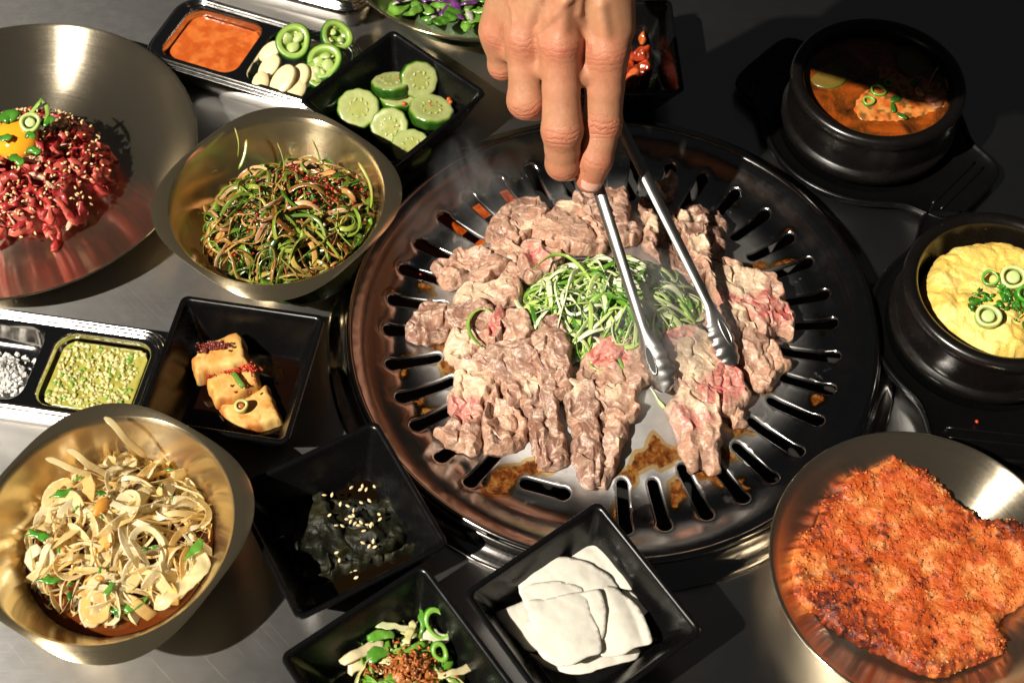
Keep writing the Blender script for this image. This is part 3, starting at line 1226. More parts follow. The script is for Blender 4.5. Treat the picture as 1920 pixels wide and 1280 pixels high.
Z7 = (740, 300, 3.2)
Z1 = (680, 560, 2.91)
Z2 = (1050, 600, 2.782)
Z8 = (1100, 300, 3.048)
SL = [  # label, frame, outline, lift, height, fold(amp, deg, wavelength), fat, pink, tone
    ('seared beef slice curling at the back edge of the pile by the index finger', Z7, [(1080, 200), (1150, 185), (1290, 170), (1390, 180), (1420, 260), (1400, 370), (1460, 420), (1450, 500), (1330, 520), (1240, 500), (1180, 400), (1120, 290)], .15, .75, (.5, 20, 1.6), [], [], -.05),
    ('brown beef slice at the back of the pile nearest the scallion bowl', Z7, [(540, 440), (570, 370), (640, 300), (720, 245), (800, 230), (900, 260), (930, 330), (870, 420), (800, 480), (740, 515), (620, 490)], .1, .7, (.5, 50, 1.3), [(800, 440, 40)], [], -.05),
    ('broad pale beef slice behind the scallion heap', Z7, [(820, 400), (850, 320), (930, 300), (980, 240), (1060, 235), (1130, 280), (1200, 380), (1260, 480), (1240, 560), (1140, 570), (1050, 560), (960, 540), (880, 490)], .35, .7, (.35, 75, 1.8), [(1030, 275, 55)], [], .2),
    ('half raw pink edged beef slice touching the scallion heap', Z7, [(770, 520), (860, 490), (930, 530), (1010, 560), (990, 640), (900, 690), (800, 720), (740, 660)], .4, .7, (.4, 20, 1.2), [], [(850, 590, 75)], .3),
    ('wrinkled grey beef slice over a lump of yellow fat', Z7, [(225, 600), (320, 590), (350, 535), (440, 530), (540, 550), (640, 600), (680, 650), (620, 700), (560, 745), (480, 750), (430, 730), (330, 750), (270, 700)], .25, .75, (.6, 65, 1.2), [], [], .05),
    ('smooth tan beef slice tucked beside the wrinkled grey slice', Z7, [(530, 520), (620, 480), (720, 500), (790, 570), (800, 650), (740, 720), (640, 710), (640, 640), (580, 570)], .15, .65, (.3, 40, 1.4), [], [], .3),
    ('beef slice with a large lump of pale yellow fat', Z7, [(350, 800), (440, 735), (560, 740), (640, 700), (740, 700), (760, 790), (720, 870), (620, 890), (540, 875), (440, 875), (370, 850)], .15, .8, (.3, 10, 1.3), [(470, 805, 120), (650, 760, 70)], [], .3),
    ('dark crinkled beef slice pointing towards the tofu dish', Z7, [(65, 1000), (120, 920), (170, 850), (240, 850), (330, 890), (430, 880), (540, 890), (600, 950), (580, 1040), (480, 1060), (400, 1030), (300, 1060), (200, 1080), (100, 1050)], .2, .8, (.45, 70, 1.1), [], [], -.15),
    ('folded beef slice with cream fat under the scallion curl', Z7, [(295, 1090), (330, 1010), (440, 1000), (530, 1030), (600, 1010), (700, 930), (790, 945), (825, 1010), (790, 1120), (690, 1130), (600, 1120), (530, 1140), (480, 1210), (400, 1225), (320, 1160)], .1, .8, (.4, 15, 1.3), [(380, 1100, 110)], [], .2),
    ('curled raw pink strip of beef on the folded slice', Z7, [(535, 1050), (565, 990), (585, 890), (640, 870), (665, 920), (655, 1000), (630, 1070), (575, 1080)], .75, .7, (.1, 0, 1.0), [], [(610, 960, 110)], .4),
    ('lumpy brown beef slice between the folded slice and the scallion heap', Z7, [(480, 1200), (540, 1120), (680, 1110), (800, 1080), (880, 980), (950, 970), (1020, 1040), (1050, 1110), (1030, 1200), (1010, 1290), (800, 1310), (700, 1290), (560, 1270)], .25, .8, (.5, 30, 1.2), [], [], -.1),
    ('beef slice with a knob of yellow fat at its top end', Z1, [(520, 380), (600, 360), (680, 400), (715, 440), (695, 540), (655, 620), (645, 720), (635, 800), (590, 830), (520, 805), (450, 765), (395, 720), (440, 680), (480, 640), (480, 560), (490, 480)], .15, .85, (.35, 80, 1.5), [(600, 460, 130), (670, 520, 60)], [(560, 610, 75)], .15),
    ('small folded beef slice standing open beside the fat knob slice', Z1, [(740, 425), (765, 470), (745, 560), (790, 545), (850, 600), (895, 680), (880, 770), (820, 805), (740, 815), (670, 805), (650, 700), (660, 620), (690, 540)], .1, .75, (.7, 5, 1.25), [], [], .1),
    ('brown beef slice lying under the lumpy slice', Z1, [(600, 350), (650, 260), (760, 250), (870, 290), (950, 400), (940, 500), (870, 570), (790, 560), (740, 470), (680, 400)], .3, .8, (.4, 50, 1.0), [], [], -.05),
    ('tall knobbly beef slice running down from the scallion heap', Z1, [(870, 320), (920, 230), (990, 135), (1060, 150), (1120, 260), (1140, 400), (1135, 490), (1050, 520), (960, 470), (910, 400)], .4, .9, (.4, 20, 1.0), [], [], -.05),
    ('long browned beef strip with a bead of fat at its top', Z1, [(880, 530), (890, 470), (950, 460), (1010, 500), (1055, 540), (1075, 640), (1115, 760), (1120, 850), (1050, 895), (970, 885), (925, 780), (895, 680)], .1, .85, (.5, 5, 1.3), [(915, 500, 60)], [], -.2),
    ('long browned beef strip ending at the cross slot', Z1, [(1110, 550), (1130, 480), (1190, 475), (1260, 495), (1285, 600), (1295, 700), (1310, 800), (1320, 920), (1250, 972), (1190, 945), (1140, 800), (1150, 720), (1115, 620)], .3, .8, (.4, 0, 1.2), [(1140, 520, 55)], [], -.3),
    ('beef strip with pale fat rim alongside the browned strip', Z1, [(1270, 560), (1340, 515), (1400, 560), (1445, 640), (1435, 740), (1395, 860), (1350, 960), (1270, 965), (1280, 820), (1275, 690)], .15, .8, (.3, 10, 1.1), [(1415, 640, 45), (1400, 800, 30)], [], .1),
    ('beef slice with a raw pink top corner below the scallion heap', Z2, [(95, 280), (150, 180), (210, 108), (310, 115), (400, 135), (460, 210), (470, 300), (410, 360), (415, 460), (350, 505), (280, 480), (200, 430), (130, 360)], .3, .8, (.25, 60, 1.5), [(280, 380, 45), (380, 540, 40)], [(250, 190, 100)], .2),
    ('wide half raw beef slice with red edges under the tongs', Z2, [(525, 115), (600, 70), (700, 50), (790, 120), (850, 200), (930, 250), (990, 350), (940, 430), (860, 460), (760, 450), (680, 410), (600, 345), (535, 250)], .35, .8, (.35, 35, 1.8), [(700, 230, 125), (760, 120, 70)], [(575, 170, 120), (870, 300, 130), (800, 390, 80)], .4),
    ('beef slice hanging below the red edged slice with fat fold', Z2, [(565, 480), (590, 430), (650, 350), (740, 345), (830, 440), (840, 560), (835, 680), (835, 750), (780, 768), (735, 735), (690, 755), (635, 670), (600, 570)], .2, .85, (.5, 10, 1.3), [(680, 420, 105), (780, 470, 50)], [(690, 530, 80)], .35),
    ('small twisted beef tail beside the hanging slice', Z2, [(850, 440), (930, 415), (970, 480), (980, 530), (935, 545), (885, 500)], .1, .7, (.3, 70, .8), [], [], .1),
    ('beef slice with red raw side and thick cream fat towards the egg pot', Z8, [(630, 600), (850, 590), (950, 640), (1060, 650), (1110, 720), (1135, 800), (1185, 870), (1170, 985), (1100, 965), (1000, 1020), (930, 920), (850, 880), (740, 830), (690, 700)], .25, .85, (.5, 60, 1.6), [(860, 720, 130), (960, 690, 60)], [(990, 850, 110), (800, 840, 70), (1090, 900, 80)], .3),
    ('tan beef slice gripped by the far tong tip', Z8, [(790, 850), (900, 870), (970, 960), (1050, 1020), (1165, 1120), (1110, 1185), (1050, 1265), (960, 1275), (890, 1165), (820, 1090), (690, 970), (650, 920), (730, 890)], .2, .8, (.55, 25, 1.3), [(885, 920, 85)], [], .15),
    ('small upright curl of browned beef at the back of the grill', Z8, [(390, 160), (430, 120), (470, 68), (515, 95), (505, 170), (490, 220), (430, 240)], .5, .9, (.2, 0, .9), [], [], .1),
    ('beef slice with fat beads beside the far tong arm', Z8, [(300, 230), (400, 215), (480, 290), (530, 420), (480, 500), (420, 500), (340, 470), (330, 360)], .15, .75, (.4, 40, 1.1), [(390, 400, 60)], [], -.1),
    ('dark beef slice with pale fat curls behind the far tong arm', Z8, [(510, 310), (600, 255), (680, 260), (740, 280), (800, 350), (780, 430), (775, 520), (690, 585), (610, 570), (540, 470)], .15, .85, (.55, 70, 1.0), [(570, 350, 65), (645, 510, 65)], [], -.2),
    ('dark beef slice in the shade under the far tong arm', Z8, [(330, 470), (450, 450), (560, 500), (660, 570), (690, 660), (600, 720), (500, 660), (400, 560)], .1, .6, (.4, 10, 1.2), [], [], -.15),
]
for k, (lab, fr, pts, lift, H, fold, fat, pink, tone) in enumerate(SL):
    zf = zoomed(*fr)
    zr = .75 + lift
    for _ in range(3):
        o2 = PX(zf(pts), zr)
        zr = float(grill_z(np.hypot(*(o2.mean(0) - GC)))) + lift + .40
    o2 = o2.mean(0) + (o2 - o2.mean(0)) * 1.05
    px = lambda q: [(*zf([(x, y)])[0], r / fr[2] / 30.0) for x, y, r in q]
    o = patch('beef_slice', o2, lambda v, l=lift: grill_z(np.hypot(*(v - GC).T)) + l, H * .75, M['meat'], step=.066, edge=.14, frill=True,
              fold=(fold[0] * .85, R(fold[1]), fold[2]), lump=((.46, .11), (.24, .055)), ridge=.24, jit=.18, crease=.30, ruffle=.26, seed=100 + 7 * k, rough_edge=.15,
              color=meat_color(px(fat), px(pink), tone, 100 + 7 * k, zr))
    tag(o, lab, 'meat', 'beef slices on the grill')

# ------------------------------------------------------------------ caramelised grease on the plate
m = NT('caramelised_grease')
n = m.noise(2.2, 5, .65, dist=.4)
bub = m.node('ShaderNodeTexVoronoi', feature='SMOOTH_F1')
bub.inputs['Scale'].default_value = 5.5
m.link(m.cm(), bub.inputs['Vector'])
m.set(Base_Color=m.ramp(n, (.36, (.26, .12, .03)), (.52, (.14, .038, .006)), (.66, (.04, .010, .003))), Roughness=.10, Coat_Weight=.5, Coat_Roughness=.05)
m.bump(m.math('ADD', m.math('MULTIPLY', bub.outputs['Distance'], -1.0), m.math('MULTIPLY', m.noise(7.0, 3, .6), .6)), .8, .06)
tp = m.node('ShaderNodeBsdfTransparent')
tp.inputs[0].default_value = (.96, .80, .55, 1)
mx = m.node('ShaderNodeMixShader')
m.link(m.ramp(m.math('ADD', m.math('MULTIPLY', m.attr('thick', 'Fac'), .62), m.math('MULTIPLY', m.noise(4.2, 5, .8), 1.1)), (.84, 0.0), (1.25, .85)), mx.inputs[0])
m.link(tp.outputs[0], mx.inputs[1])
m.link(m.b.outputs[0], mx.inputs[2])
m.link(mx.outputs[0], m.n['Material Output'].inputs[0])
rng = np.random.default_rng(77)
for k, (x, y, a, b) in enumerate([(762, 682, 22, 24), (778, 742, 22, 18), (803, 775, 24, 16), (850, 690, 34, 24), (826, 652, 24, 16), (742, 556, 22, 14), (795, 545, 26, 14), (948, 908, 40, 28), (985, 882, 40, 22), (1035, 868, 30, 14), (1172, 905, 20, 30), (1163, 962, 20, 26), (1312, 872, 36, 24), (1350, 886, 36, 24), (1392, 914, 26, 18), (1278, 918, 22, 26), (1355, 850, 24, 16), (945, 345, 26, 18), (880, 360, 16, 12), (1365, 378, 24, 16), (1470, 452, 20, 26), (1482, 496, 30, 18), (1415, 505, 32, 18), (1540, 602, 12, 20), (1538, 742, 16, 20), (1512, 782, 14, 14), (1388, 802, 26, 16), (1225, 858, 34, 30), (1440, 735, 14, 10)]):
    c = P(x, y, .45)
    c = P(x, y, float(grill_z(np.hypot(*(c[:2] - GC)))))[:2]
    t = np.linspace(0, 2 * math.pi, 16, endpoint=False)
    rr = 1 + .42 * rng.normal(0, 1, 16)
    rr = (np.roll(rr, 1) + rr * 2 + np.roll(rr, -1)) / 4
    ol = smooth_poly(c + np.c_[np.cos(t) * a * rr, np.sin(t) * b * 1.15 * rr] / 31.0, .12)
    v, F = tri_fill(ol, .12)
    d = edge_dist(v, ol)
    z = grill_z(np.hypot(*(v - GC).T)) + .012 + .03 * sstep(0, .3, d)
    ed = np.full(len(v), 9.0)
    ins = np.zeros(len(v), bool)
    for sl_ in slots:
        if np.hypot(*(sl_.mean(0) - c)) < 4:
            ed = np.minimum(ed, edge_dist(v, sl_))
            ins |= inside(v, sl_)
    z = z + np.where(ins, 0, .055 * np.exp(-(ed / .20) ** 2))
    keep = ~(ins | (ed < .10))
    F = [f for f in F if keep[f[0]] and keep[f[1]] and keep[f[2]]]
    if F:
        used = sorted({q for f in F for q in f})
        mp_ = {q: i_ for i_, q in enumerate(used)}
        obj('grease_stain', np.c_[v, z][used], [[mp_[q] for q in f] for f in F], m.m, grill, attrs={'thick': sstep(0, .45, d)[used]})

# ------------------------------------------------------------------ shredded scallion on the grill
rng = np.random.default_rng(5)
GRN, LGRN, WHT, DGRN = (.13, .30, .03), (.40, .54, .12), (.70, .72, .50), (.045, .16, .014)
heapc = P(1150, 568, 2.5)
heap = thing('scallion_heap', 'heap of shredded green and white scallion on the grilled beef', 'scallion', (heapc[0], heapc[1], .6))
hz = lambda u, v, l: 1.35 + 2.6 * max(0.0, 1 - (u * u + v * v) * .95) ** .7 * l + .15
for k in range(240):
    L = rng.uniform(3.0, 8.5)
    pth = strand_path(rng, heapc[:2], 5.4, 3.6, hz, L, rng.choice([.10, .25, .6]), .32, h0=rng.choice([rng.uniform(0, 6.28), rng.normal(-.8, .6), rng.normal(2.3, .6)]))
    t = rng.uniform()
    cols = (WHT, LGRN) if t < .34 else (WHT, WHT) if t < .50 else (LGRN, GRN) if t < .84 else (GRN, GRN) if t < .85 else (DGRN, GRN)
    strand('scallion_shred', pth, rng.uniform(.13, .42), rng.uniform(.10, .3), cols, M['herb'], heap, rng)
for lab, pts, z in (('green scallion curl lying on the folded beef slice', [(905, 652), (882, 630), (875, 605), (885, 585), (905, 577), (922, 585)], 2.3),
                    ('green scallion curl on the pink topped beef slice', [(1112, 640), (1104, 660), (1104, 680), (1114, 692), (1135, 697)], 2.4),
                    ('thin green scallion blade across the pink topped slice', [(1155, 660), (1167, 688), (1180, 705), (1190, 728)], 2.3),
                    ('green scallion ribbon arching over the back of the heap', [(1000, 505), (1030, 478), (1060, 476), (1090, 500), (1110, 530)], 3.4),
                    ('pale scallion shred fallen on the bare steel', [(1215, 722), (1228, 738), (1235, 752), (1247, 765)], 1.2)):
    q = np.array([P(x, y, z) for x, y in pts])
    q = np.c_[np.interp(np.linspace(0, 1, 18), np.linspace(0, 1, len(q)), q[:, 0]), np.interp(np.linspace(0, 1, 18), np.linspace(0, 1, len(q)), q[:, 1]), np.full(18, z)]
    for _ in range(3):
        q[1:-1] = (q[:-2] + 2 * q[1:-1] + q[2:]) / 4
    o = strand('scallion_strip', q, .26, .4, (GRN, LGRN) if 'pale' not in lab else (WHT, LGRN), M['herb'], None, rng)
    tag(o, lab, 'scallion')

# ------------------------------------------------------------------ raw beef with yolk on the large plate
bc = P(48, 322, 1.6)
beef = thing('raw_beef_heap', 'heap of raw red shredded beef with sesame on the large plate', 'raw beef', (bc[0], bc[1], .2))
RB1, RB2, RB3 = np.array([.33, .022, .020]), np.array([.50, .085, .06]), np.array([.20, .012, .010])
bz = lambda u, v, l: .25 + 3.7 * max(0.0, 1 - (u * u + v * v)) ** .45 * l
tt = np.linspace(0, 2 * math.pi, 40, endpoint=False)
rr = 4.3 + .5 * np.sin(3 * tt + 1) + .4 * np.sin(5 * tt)
patch('beef_core', np.c_[bc[0] + rr * np.cos(tt), bc[1] + rr * np.sin(tt)], .22, 2.2, M['raw'], beef, step=.12, edge=.8, lump=((.6, .35), (.3, .22)), ridge=.4, seed=3, color=lambda v, z, d: mixc(RB3, RB1, sstep(-.4, .4, noise(v, .7, 9))))
for k in range(300):
    pth = strand_path(rng, bc[:2], 5.5, 5.3, bz, rng.uniform(.8, 2.2), .6, .14, lvl=rng.uniform(.86, 1.06), st=.2)
    c = RB1 * rng.uniform(.75, 1.2) if rng.uniform() < .7 else RB2 * rng.uniform(.8, 1.25)
    if rng.uniform() < .05:
        c = np.array([.68, .40, .28])
    strand('beef_shred', pth, rng.uniform(.28, .70), rng.uniform(.3, .65), (c, c * rng.uniform(.8, 1.15)), M['raw'], beef, rng, n=7, rough=.20)
mb = MB()
for k in range(420):
    a, q = rng.uniform(0, 6.283), math.sqrt(rng.uniform(0, .95))
    u, v = q * math.cos(a), q * math.sin(a)
    x, y = bc[0] + u * 5.6, bc[1] + v * 5.4
    V, F = seed_mesh((x, y, bz(u, v, 1.0) + .28), .26, rng)
    mb.add(V, F, np.array([.66, .46, .22]) * rng.uniform(.8, 1.15))
o = mb.build('sesame_seeds', M['seed'], beef)
o['kind'] = 'stuff'
yc = P(30, 262, 4.15)
V, F = lathe([(1.42 * math.sin(p), -.85 * math.cos(p)) for p in np.linspace(.05, math.pi - .05, 18)], (0, 0, 0), 36, cap0=True, cap1=True)
o = obj('egg_yolk', orient(V, yc, (.05, -.25, 1)), F, M['yolk'], col=np.tile((.85, .36, .02), (len(V), 1)))
tag(o, 'glossy orange egg yolk resting on the raw beef', 'egg yolk')
for lab, x, y, r, nr in (('pale green scallion ring leaning on the egg yolk', 57, 231, .66, (.2, -.4, 1)),):
    o = ring_piece('scallion_ring', P(x, y, 5.0), r, .5, r * .36, nr, ((.16, .36, .04), (.48, .60, .20)), M['herb'], spin=x, fill=(.52, .62, .28))
    tag(o, lab, 'scallion')
for lab, pts, w, z in (('wide dark green scallion piece behind the yolk', [(2, 228), (18, 214), (34, 222)], .95, 5.1), ('dark green scallion piece at the front of the yolk', [(20, 290), (34, 300), (42, 308)], .62, 4.6),
                       ('green scallion piece lying on the yolk', [(50, 282), (62, 280), (76, 288)], .55, 4.9), ('small green scallion piece on the yolk below the pale ring', [(46, 256), (56, 252), (64, 258)], .45, 5.1), ('green scallion piece beside the pale ring', [(80, 236), (92, 222), (102, 228)], .6, 4.8), ('split green scallion piece on the yolk at the frame edge', [(0, 262), (10, 256), (22, 262)], .5, 5.1)):
    q = np.array([P(x, y, z + (.12 if i_ == 1 else 0)) for i_, (x, y) in enumerate(pts)])
    u = np.linspace(0, 1, 10)
    q = np.c_[[np.interp(u, np.linspace(0, 1, len(q)), q[:, i_]) for i_ in range(3)]].T
    tag(strand('scallion_piece', q, w, .35, ((.035, .16, .012), (.09, .28, .03)), M['herb'], None, rng, n=8, twist=False, rough=.08), lab, 'scallion')
for lab, pts in (('thin pale scallion sliver standing behind the yolk', [(40, 240), (60, 210), (72, 195), (78, 185)]), ('curved scallion sliver beside the yolk', [(76, 185), (88, 200), (90, 215), (84, 228)])):
    q = np.array([P(x, y, 5.0 + .25 * i) for i, (x, y) in enumerate(pts)])
    o = strand('scallion_sliver', q, .32, .3, (LGRN, GRN), M['herb'], None, rng, twist=False)
    tag(o, lab, 'scallion')

# ------------------------------------------------------------------ dressed scallion salad in the lobed bowl
sc0 = P(552, 412, 4.2)
sal = thing('scallion_salad', 'tangle of dressed scallion shreds with red chilli in the lobed bowl', 'salad', (sc0[0], sc0[1], .4))
sz = lambda u, v, l: 1.9 + 3.9 * max(0.0, 1 - (u * u + v * v) * .8) ** .55 * l
tt = np.linspace(0, 2 * math.pi, 40, endpoint=False)
patch('salad_core', np.c_[sc0[0] + 4.1 * np.cos(tt), sc0[1] + 4.1 * np.sin(tt)], 1.2, 2.4, M['leaf'], sal, step=.25, edge=1.2, seed=8, color=(.03, .05, .01))
cg = [((.13, .22, .02), (.30, .34, .05)), ((.05, .15, .012), (.13, .24, .02)), ((.42, .36, .08), (.50, .22, .07)), ((.55, .28, .14), (.50, .36, .16)), ((.04, .11, .01), (.20, .26, .03)), ((.36, .09, .02), (.44, .28, .06))]
for k in range(294):
    pth = strand_path(rng, sc0[:2], 5.7, 5.2, sz, rng.uniform(2.5, 7.5), rng.choice([.35, .7, 1.3]), .34, lvl=rng.uniform(.5, 1.08) ** .6)
    pth = clamp_bowl(pth, (-14.2, 7.1))
    cols = cg[rng.choice(6, p=[.22, .20, .18, .13, .13, .14])]
    strand('scallion_shred', pth, rng.uniform(.08, .40), rng.uniform(.07, .3), np.array(cols) * rng.uniform(.5, 1.15), M['herb'], sal, rng)
for x, y, zt in ((440, 240, 6.2), (462, 262, 6.0), (585, 262, 6.3), (672, 305, 5.6), (520, 268, 6.0), (690, 335, 5.4)):
    q0, q1 = P(x, y, zt), P(x + rng.uniform(-20, 25), y + 55, 4.9)
    q = np.array([q0 * (1 - t) + q1 * t + np.array([.15 * math.sin(3 * t), 0, .0]) for t in np.linspace(0, 1, 10)])
    strand('scallion_shred', q, .22, .35, ((.42, .38, .10), (.22, .30, .03)), M['herb'], sal, rng)
mb = MB()
for k in range(260):
    cx, cy, sx, sy = [(560, 315, 30, 14), (600, 365, 40, 16), (520, 390, 90, 60), (640, 340, 30, 15)][rng.choice(4, p=[.3, .3, .25, .15])]
    p = P(rng.normal(cx, sx), rng.normal(cy, sy), 5.0)
    u, v = (p[0] - sc0[0]) / 5.35, (p[1] - sc0[1]) / 4.75
    V, F = lump((p[0], p[1], sz(u, v, 1) + .12), rng.uniform(.05, .13), rng, 6)
    mb.add(V, F, np.array([.30, .012, .006]) * rng.uniform(.6, 1.3))
o = mb.build('chilli_flakes', M['chilli'], sal)
o['kind'] = 'stuff'
# ------------------------------------------------------------------ marinated onion in the lobed bowl
oc = P(215, 985, 3.6)
oni = thing('onion_salad', 'pale marinated onion slices with herbs in the lobed bowl', 'salad', (oc[0], oc[1], .4))
tt = np.linspace(0, 2 * math.pi, 48, endpoint=False)
V, F = lathe([(4.92, 2.2), (4.6, 2.22), (.3, 2.22)], (-20.9, -14.7, 0), 64, cap1=True)
o = obj('dressing', V, F, M['liquid'], None, col=np.tile((.10, .022, .004), (len(V), 1)))
tag(o, 'reddish brown dressing pooled under the onion slices', 'dressing')
oz = lambda u, v, l: 1.5 + 3.1 * max(0.0, 1 - (u * u + v * v) * .85) ** .6 * l
rng = np.random.default_rng(12)
OC = [((.90, .82, .56), (.88, .72, .38)), ((.92, .88, .72), (.90, .84, .62)), ((.82, .56, .20), (.88, .72, .40)), ((.94, .92, .82), (.92, .88, .70))]
for k in range(230):
    pth = strand_path(rng, oc[:2], 5.0, 5.0, oz, rng.uniform(2.5, 6.5), rng.choice([.35, .6, .9]), .30, lvl=rng.uniform(.5, 1.0) ** .6, st=.25)
    pth = clamp_bowl(pth, (-20.9, -14.7))
    strand('onion_slice', pth, rng.choice([rng.uniform(.12, .3), rng.uniform(.3, .8)]), rng.uniform(.04, .09), np.array(OC[rng.choice(4, p=[.32, .28, .20, .20])]) * (1, .94, .78), M['onion'], oni, rng, n=8)
zm = zoomed(0, 720, 2.285)
for pts, z, c in (
                  ([(400, 520), (450, 460), (540, 450), (580, 500), (570, 620), (530, 720), (470, 760), (430, 720), (400, 640)], 3.9, (.70, .55, .28)),
                  ([(760, 720), (860, 700), (900, 770), (840, 850), (740, 930), (700, 960), (650, 940), (730, 830)], 2.9, (.74, .68, .42)),
                  ):
    patch('onion_slice', PX(zm(pts), z), z - .15, .2, M['film'], oni, step=.12, edge=.3, fold=(0, 0, 1), lump=((.9, .16),), ridge=.42, jit=0, seed=int(z * 37) + len(pts), thin=.04, color=np.array(c) * 1.2, rough_edge=.10)
for x0, y0, x1, y1, z0, z1 in ((195, 785, 275, 860, 6.2, 4.3), (85, 862, 200, 905, 4.8, 4.0), (125, 845, 205, 895, 5.2, 4.1)):
    q0, q1 = P(x0, y0, z0), P(x1, y1, z1)
    q = np.array([q0 * (1 - t) + q1 * t + np.array([0, 0, .35 * math.sin(3.14 * t)]) for t in np.linspace(0, 1, 14)])
    q = q + np.c_[.12 * np.sin(np.linspace(0, 6, 14)), .1 * np.cos(np.linspace(0, 7, 14)), np.zeros(14)]
    strand('onion_slice', q, .38, .12, ((.78, .68, .40), (.66, .46, .18)), M['onion'], oni, rng, n=8, twist=False)
HB = [((.022, .12, .010), (.07, .26, .02)), ((.06, .22, .02), (.09, .24, .03))]
for k, (x, y, s) in enumerate([(340, 405, .5), (265, 470, .9), (435, 470, .5), (330, 535, .45), (440, 570, .3), (165, 650, 1.1), (830, 710, 1.2), (215, 840, 1.0), (300, 915, .5), (570, 945, 1.3), (490, 975, .7), (490, 175, .4), (255, 715, .3), (730, 370, .4), (305, 860, .3), (430, 1035, .4), (780, 860, .6), (545, 1040, .5), (470, 880, .8), (740, 495, .3), (690, 440, .3), (660, 700, .4), (620, 710, .3), (430, 800, .4)]):
    px, py = zm([(x, y)])[0]
    p = P(px, py, 3.9)
    u, v = (p[0] - oc[0]) / 5, (p[1] - oc[1]) / 5
    p = P(px, py, min(oz(u, v, 1) + .35, 4.75))
    a = rng.uniform(0, 6.28)
    t8 = np.linspace(0, 2 * math.pi, 9, endpoint=False)
    ol = rot2(np.c_[np.cos(t8) * s * .60, np.sin(t8) * s * .24] * (1 + .35 * np.sin(4 * t8 + k))[:, None], a) + p[:2]
    patch('herb_leaf', ol, p[2], .1, M['herb'], oni, step=.12, thin=.04, fold=(.12, a, .6), lump=(), seed=k, jit=0, sm=.12, color=HB[k % 2][0] if k % 3 else HB[1][1], rough_edge=.05)
for k, (x, y) in enumerate([(435, 525), (460, 690), (425, 830)]):
    px, py = zm([(x, y)])[0]
    V, F = seed_mesh(P(px, py, 4.75), 1.3 if k == 0 else .55, rng)
    obj('golden_seed', V, F, M['seed'], oni, col=np.tile((.60, .26, .04), (len(V), 1)))

# ------------------------------------------------------------------ kimchi pancake
zm = zoomed(1400, 780, 2.56)
pk = [(210, 690), (260, 580), (350, 480), (370, 400), (450, 320), (520, 270), (620, 240), (690, 205), (720, 165), (740, 205), (830, 240), (960, 330), (1020, 400), (1140, 470), (1331, 510), (1400, 600), (1420, 740), (1400, 850), (1280, 920), (1220, 1000), (1265, 1080), (1180, 1150), (1050, 1190), (930, 1240), (780, 1190), (600, 1110), (430, 1020), (330, 920), (240, 880), (225, 780)]


def pk_color(v, z, d):
    a = fbm(v, 2.6, 61, 4)
    b = fbm(v, .7, 62, 3)
    s = fbm(v, .22, 63, 2)
    c = mixc((.47, .078, .012), (.62, .19, .042), sstep(-.25, .35, a * .5 + b * .7))
    c = mixc_arr(c, (.72, .34, .13), .6 * sstep(.30, .62, b + .5 * s))
    burn = sstep(.12, .50, -a * .75 + .50 * s + .36 * sstep(1.6, .1, d) - .06)
    c = mixc_arr(c, (.13, .016, .006), .9 * burn)
    c = mixc_arr(c, (.030, .006, .004), sstep(.40, .62, -a * .8 + .55 * s + .25 * sstep(1.2, 0, d) - .06))
    return c


o = patch('kimchi_pancake', PX(zm(pk), 1.55), lambda v: 1.0 + .05 * np.clip(np.hypot(v[:, 0] - 21.6, v[:, 1] + 15.75) - 4.5, 0, 9) ** 2, .5, M['pancake'], step=.095, edge=.16, lump=((.60, .10), (.26, .09), (.14, .06)), ridge=.26, jit=.14, seed=71, color=pk_color, rough_edge=.16, sm=.15)
tag(o, 'crisp red kimchi pancake with charred patches on the steel plate', 'pancake')
pv = np.empty(len(o.data.vertices) * 3, np.float32)
o.data.vertices.foreach_get('co', pv)
pv = pv.reshape(-1, 3)[:len(pv) // 6] * 100 + np.array(o.location) * 100
rng = np.random.default_rng(91)
pick = rng.choice(len(pv), 2600, replace=False)
pc = pk_color(pv[:, :2], None, np.full(len(pv), 3.0))
mb = MB()
for q in pick:
    V, F = lump(pv[q] + (0, 0, .01), rng.uniform(.03, .08), rng, 7, (1.5, .9, .5), 1.0)
    mb.add(V, F, pc[q] * rng.uniform(.6, 1.3))
cr = mb.build('crisp_crumbs', M['pancake'], o)
cr['kind'] = 'stuff'

